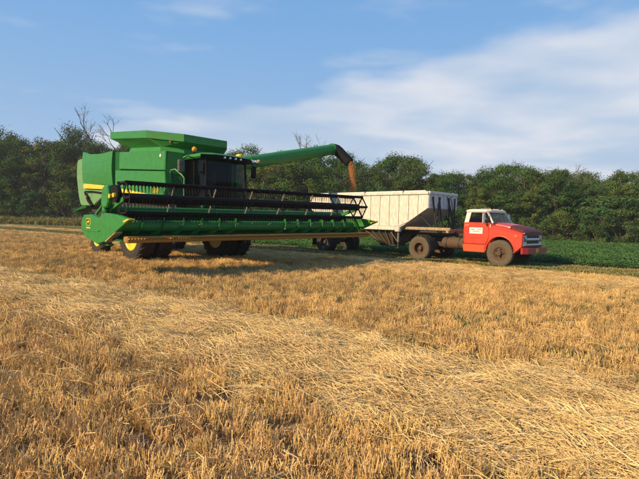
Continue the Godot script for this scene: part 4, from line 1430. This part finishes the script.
	for y in [1.19, 0.98]:
		box_part(t, "grille_opening", Vector3(4.385, y, 0), Vector3(0.02, 0.12, 1.16), M.dark, 0.004)
		for k in 2:
			box_part(t, "grille_bar", Vector3(4.40, y - 0.02 + 0.04 * k, 0), Vector3(0.015, 0.012, 1.14), M.grey_steel, 0.003)
	box_part(t, "grille_band", Vector3(4.40, 1.085, 0), Vector3(0.04, 0.05, 1.25), M.lens, 0.01)
	box_part(t, "grille_band", Vector3(4.395, 1.305, 0), Vector3(0.04, 0.03, 1.84), M.steel, 0.008)
	box_part(t, "grille_band", Vector3(4.395, 0.86, 0), Vector3(0.04, 0.03, 1.84), M.steel, 0.008)
	plate(t, "valance", [[4.25, 0.78], [4.40, 0.78], [4.40, 0.845], [4.25, 0.845]], -0.95, 0.95, M.red_worn, 0.008)
	var bp := MB.new()
	bp.loft([[Vector3(4.36, 0.54, 1.10), Vector3(4.36, 0.77, 1.10), Vector3(4.44, 0.77, 1.12), Vector3(4.44, 0.54, 1.12)], [Vector3(4.46, 0.54, 0.9), Vector3(4.46, 0.77, 0.9), Vector3(4.58, 0.77, 0.95), Vector3(4.58, 0.54, 0.95)], [Vector3(4.46, 0.54, -0.9), Vector3(4.46, 0.77, -0.9), Vector3(4.58, 0.77, -0.95), Vector3(4.58, 0.54, -0.95)], [Vector3(4.36, 0.54, -1.10), Vector3(4.36, 0.77, -1.10), Vector3(4.44, 0.77, -1.12), Vector3(4.44, 0.54, -1.12)]])
	part(t, "bumper", bp, M.red_bumper)
	box_part(t, "number_plate", Vector3(4.59, 0.66, 0.1), Vector3(0.015, 0.15, 0.30), M.plate, 0.004)
	# behind the cab
	for s in [1, -1]:
		var ft := MB.new()
		ft.xf = Transform3D(Basis(Vector3.UP, PI / 2), Vector3(1.5, 0.80, 0.74 * s))
		ft.lathe([Vector2(0.001, -0.50), Vector2(0.20, -0.50), Vector2(0.235, -0.47), Vector2(0.235, 0.47), Vector2(0.20, 0.50), Vector2(0.001, 0.50)], 24)
		var tank := part(t, "fuel_tank", ft, M.rust)
		for x in [1.22, 1.78]:
			var sb := MB.new()
			sb.xf = Transform3D(Basis(Vector3.UP, PI / 2), Vector3(x, 0.80, 0.74 * s))
			sb.lathe([Vector2(0.24, -0.03), Vector2(0.245, -0.03), Vector2(0.245, 0.03), Vector2(0.24, 0.03)], 24)
			part(tank, "strap", sb, M.frame)
		var mg := MB.new()
		var arc: Array = []
		for k in 9:
			var an := lerpf(-0.1, 1.75, k / 8.0)
			arc.append(Vector2(0.60 * cos(an), 0.51 + 0.60 * sin(an)))
		for k in range(8, -1, -1):
			var an := lerpf(-0.1, 1.75, k / 8.0)
			arc.append(Vector2(0.585 * cos(an), 0.51 + 0.585 * sin(an)))
		mg.prism(arc, minf(0.62 * s, 1.12 * s), maxf(0.62 * s, 1.12 * s), 0.003)
		part(t, "mudguard", mg, M.frame)
	box_part(t, "cross_member", Vector3(0.9, 0.72, 0), Vector3(0.1, 0.16, 0.84), M.frame, 0.01)
	box_part(t, "fifth_wheel", Vector3(0.15, 1.02, 0), Vector3(0.9, 0.07, 0.85), M.frame, 0.02)
	box_part(t, "fifth_wheel_stand", Vector3(0.15, 0.90, 0), Vector3(0.4, 0.17, 0.8), M.frame, 0.02)
	tube_part(t, "air_hose", [Vector3(1.95, 1.5, 0.15), Vector3(1.6, 1.05, 0.2), Vector3(1.25, 1.05, 0.2), Vector3(1.05, 1.2, 0.1)], 0.02, M.black, 6)

# ---------------------------------------------------------------- trailer
func make_trailer() -> void:
	var t := thing("hopper_trailer", "white ribbed hopper-bottom grain trailer behind the red truck", "trailer", TRUCK_AT, TRUCK_TURN)
	var x1 := 0.46
	var x0 := -6.62
	for s in [1, -1]:
		wheel(t, "wheel", Vector3(-5.65, 0.51, 1.04 * s), 0.51, 0.25, 0.28, s, M.rubber, M.frame, 30, 1.5)
		wheel(t, "wheel", Vector3(-5.65, 0.51, 0.75 * s), 0.51, 0.25, 0.28, s, M.rubber, M.frame, 30, 0.3)
		var z1: float = 1.22 * s
		# inner side sheet, dark in the gaps between the panels
		plate(t, "side_sheet", [[x1 - 0.01, 2.86], [x1 - 0.01, 2.25], [-0.80, 1.46], [-1.2, 1.28], [-4.7, 1.28], [-5.2, 1.46], [x0 + 0.01, 2.2], [x0 + 0.01, 2.86]], minf(1.17 * s, 1.195 * s), maxf(1.17 * s, 1.195 * s), M.white_shaded, 0.004)
		# panels, one per bay
		var ribs: Array = [x1, -0.03, -0.51, -1.02, -1.53, -2.06, -2.60, -3.13, -3.66, -4.19, -4.72, -5.25, -5.78, -6.25, x0]
		for i in ribs.size() - 1:
			var a: float = ribs[i] - (0.016 if i else 0.0)
			var b: float = ribs[i + 1] + 0.016
			plate(t, "side_panel", [[a, 2.80], [a, _hem(a)], [b, _hem(b)], [b, 2.80]], minf(1.197 * s, z1), maxf(1.197 * s, z1), M.white, 0.008)
		box_part(t, "lower_rail", Vector3(-2.95, 1.335, 1.20 * s), Vector3(3.6, 0.17, 0.09), M.white, 0.015)
		box_part(t, "upper_rail", Vector3((x0 + x1) / 2, 2.885, 1.215 * s), Vector3(x1 - x0 + 0.02, 0.13, 0.10), M.white, 0.02)
		tube_part(t, "tarp_roll", [Vector3(x0 + 0.03, 2.965, 1.18 * s), Vector3(x1 - 0.15, 2.965, 1.18 * s)], 0.04, M.white, 10)
		for x in [-0.8, -2.95, -5.2]:
			box_part(t, "rail_clamp", Vector3(x, 2.93, 1.235 * s), Vector3(0.03, 0.17, 0.08), M.grey_steel, 0.006)
		box_part(t, "frame_rail", Vector3(-2.6, 1.18, 0.46 * s), Vector3(8.0, 0.17, 0.09), M.frame, 0.01)
		# outrigger carrying the front of the box
		box_part(t, "outrigger", Vector3(0.32, 1.36, 0.98 * s), Vector3(2.2, 0.13, 0.12), M.tan, 0.02)
		# landing gear
		var lg := box_part(t, "landing_leg", Vector3(-1.06, 1.02, 1.12 * s), Vector3(0.11, 0.62, 0.11), M.grey_steel, 0.015)
		box_part(lg, "inner_leg", Vector3(-1.06, 0.62, 1.12 * s), Vector3(0.07, 0.34, 0.07), M.frame, 0.01)
		box_part(lg, "foot", Vector3(-1.06, 0.46, 1.12 * s), Vector3(0.2, 0.03, 0.2), M.frame, 0.008)
		box_part(lg, "gearbox", Vector3(-1.06, 1.3, 1.17 * s), Vector3(0.26, 0.24, 0.2), M.white_shaded, 0.03)
		tube_part(lg, "brace", [Vector3(-1.1, 0.72, 1.1 * s), Vector3(-1.62, 1.26, 1.05 * s)], 0.022, M.grey_steel, 8)
		# hopper sides, leaning in towards the gate
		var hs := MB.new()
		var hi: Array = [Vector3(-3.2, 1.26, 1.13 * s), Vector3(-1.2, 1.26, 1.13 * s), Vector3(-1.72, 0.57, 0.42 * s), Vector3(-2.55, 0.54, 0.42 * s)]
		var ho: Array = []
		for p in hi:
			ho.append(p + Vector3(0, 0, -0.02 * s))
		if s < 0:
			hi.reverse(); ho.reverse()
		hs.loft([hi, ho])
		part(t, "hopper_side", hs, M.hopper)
		for k in 5:
			var xa := lerpf(-3.0, -1.4, k / 4.0)
			var xb := lerpf(-2.5, -1.78, k / 4.0)
			var rb := MB.new()
			rb.bar(Vector3(xa, 1.25, 1.14 * s), Vector3(xb, 0.60, 0.47 * s), 0.05, 0.05)
			part(t, "hopper_rib", rb, M.tan)
		box_part(t, "mud_flap", Vector3(-6.4, 0.62, 0.9 * s), Vector3(0.02, 0.6, 0.6), M.black, 0.005)
		box_part(t, "tail_lamp", Vector3(-6.64, 1.2, 0.85 * s), Vector3(0.05, 0.1, 0.16), M.ink_red, 0.01)
		# front braces
		for q in [[0.42, 0.30], [0.95, 0.75], [0.35, 0.80]]:
			tube_part(t, "front_brace", [Vector3(x1 + 0.06, 2.74, q[0] * s), Vector3(0.62, 1.34, q[1] * s)], 0.034, M.frame, 8)
		tube_part(t, "floor_brace", [Vector3(0.0, 1.95, 1.1 * s), Vector3(0.55, 1.34, 0.9 * s)], 0.03, M.frame, 8)
		tube_part(t, "rear_brace", [Vector3(x0 - 0.03, 2.2, 0.8 * s), Vector3(x0 + 0.15, 1.26, 0.46 * s)], 0.04, M.frame, 8)
	plate(t, "front_panel", [[x1, 2.90], [x1 + 0.03, 2.90], [x1 + 0.03, 2.24], [x1, 2.24]], -1.2, 1.2, M.white_shaded, 0.008)
	for z in [-0.8, -0.4, 0.0, 0.4, 0.8]:
		box_part(t, "front_rib", Vector3(x1 + 0.045, 2.56, z), Vector3(0.03, 0.62, 0.05), M.white_shaded, 0.008)
	box_part(t, "front_rail", Vector3(x1 + 0.02, 2.90, 0), Vector3(0.11, 0.13, 2.42), M.white_shaded, 0.02)
	box_part(t, "rear_rail", Vector3(x0 - 0.02, 2.90, 0), Vector3(0.11, 0.13, 2.42), M.white_shaded, 0.02)
	plate(t, "rear_panel", [[x0 - 0.03, 2.86], [x0, 2.86], [x0, 2.2], [x0 - 0.03, 2.2]], -1.2, 1.2, M.white_shaded, 0.008)
	plate(t, "front_slope", [[x1 - 0.03, 2.26], [x1 + 0.01, 2.235], [-1.16, 1.265], [-1.2, 1.30]], -1.16, 1.16, M.white_shaded, 0.006)
	plate(t, "rear_slope", [[x0 + 0.03, 2.24], [x0 - 0.01, 2.21], [-4.74, 1.265], [-4.7, 1.30]], -1.16, 1.16, M.white_shaded, 0.006)
	plate(t, "floor", [[-4.72, 1.30], [-3.15, 1.30], [-3.15, 1.265], [-4.72, 1.265]], -1.16, 1.16, M.white_shaded, 0.006)
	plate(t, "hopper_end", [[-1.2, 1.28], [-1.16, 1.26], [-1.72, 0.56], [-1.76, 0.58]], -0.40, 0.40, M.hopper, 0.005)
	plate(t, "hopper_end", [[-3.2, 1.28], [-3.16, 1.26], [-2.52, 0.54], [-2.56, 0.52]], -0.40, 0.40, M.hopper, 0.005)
	box_part(t, "hopper_gate", Vector3(-2.12, 0.53, 0), Vector3(0.95, 0.06, 0.95), M.frame, 0.01)
	box_part(t, "axle_beam", Vector3(-5.65, 0.55, 0), Vector3(0.14, 0.14, 2.0), M.frame, 0.02)
	for s in [1, -1]:
		plate(t, "axle_hanger", [[-6.2, 1.1], [-5.1, 1.1], [-5.45, 0.6], [-5.85, 0.6]], minf(0.42 * s, 0.5 * s), maxf(0.42 * s, 0.5 * s), M.frame, 0.01)
	box_part(t, "kingpin_plate", Vector3(0.3, 1.085, 0), Vector3(1.4, 0.05, 1.0), M.frame, 0.01)
	box_part(t, "front_bolster", Vector3(1.3, 1.28, 0), Vector3(0.12, 0.16, 2.1), M.tan, 0.015)
	box_part(t, "front_bolster", Vector3(-0.6, 1.30, 0), Vector3(0.1, 0.12, 1.9), M.frame, 0.015)
	# ladder on the front
	for z in [0.12, 0.42]:
		tube_part(t, "ladder_rail", [Vector3(x1 + 0.09, 2.8, z - 0.6), Vector3(0.9, 1.36, z - 0.6)], 0.018, M.frame, 6)
	# load
	var g := MB.new()
	var f := FastNoiseLite.new()
	f.seed = 2
	f.frequency = 0.8
	var nx := 26
	var nz := 10
	var hgt := func(x: float, z: float) -> float:
		var d := Vector2((x + 4.95) / 1.9, z / 1.3).length()
		return 2.30 + 0.42 * maxf(0.0, 1.0 - d * 0.8) + f.get_noise_2d(x, z) * 0.04
	for i in nx:
		for j in nz:
			var q: Array = []
			for e in [[i, j + 1], [i + 1, j + 1], [i + 1, j], [i, j]]:
				var x := lerpf(x0 + 0.05, x1 - 0.05, float(e[0]) / nx)
				var z := lerpf(-1.16, 1.16, float(e[1]) / nz)
				q.append(Vector3(x, hgt.call(x, z), z))
			g.quad(q[0], q[1], q[2], q[3])
	var heap := thing("wheat_load", "heap of brown wheat grain filling the white trailer", "grain", TRUCK_AT, TRUCK_TURN)
	part(heap, "grain_surface", g, mat(lin(0.46, 0.26, 0.09), 0.95))

func _hem(x: float) -> float:   # lower edge of the trailer side
	if x > -0.79:
		return lerpf(2.245, 1.46, clampf((0.46 - x) / 1.25, 0, 1)) + 0.004
	if x > -1.1:
		return lerpf(1.46, 1.43, (-0.79 - x) / 0.31)
	if x > -5.1:
		return 1.43
	return lerpf(1.43, 2.2, (-5.1 - x) / 1.52)

func make_grain_stream() -> void:
	rng.seed = 40
	var tr := Transform3D(Basis(Vector3.UP, deg_to_rad(COMBINE_TURN)), COMBINE_AT)
	var g := MB.new()
	g.ball(Vector3.ZERO, Vector3(0.010, 0.007, 0.007), 6)
	var at: Array = []
	var cols: Array = []
	for i in 7000:
		var f := rng.randf()
		var fall := f * f * 2.15 + f * 0.05
		var wide := lerpf(0.06, 0.075, f)
		var p := Vector3(0.44 + f * 0.34, 4.70 - fall, -9.62) + Vector3(rng.randfn(0, wide), rng.randfn(0, 0.03), rng.randfn(0, wide))
		at.append(tr * Transform3D(Basis.from_euler(Vector3(rng.randf() * 6, rng.randf() * 6, 0)) * Basis.from_scale(Vector3.ONE * rng.randf_range(0.9, 1.5)), p))
		var l := rng.randf_range(0.75, 1.2)
		cols.append(Color(0.60 * l, 0.27 * l, 0.075 * l))
	scatter("grain_stream", g.build(), M.grain, at, cols, "stream of reddish brown wheat pouring from the auger spout into the trailer", "grain")

func _ready() -> void:
	make_sky()
	make_materials()
	make_ground()
	make_wood()
	make_combine()
	make_header()
	make_truck()
	make_trailer()
	make_grain_stream()
	make_field()
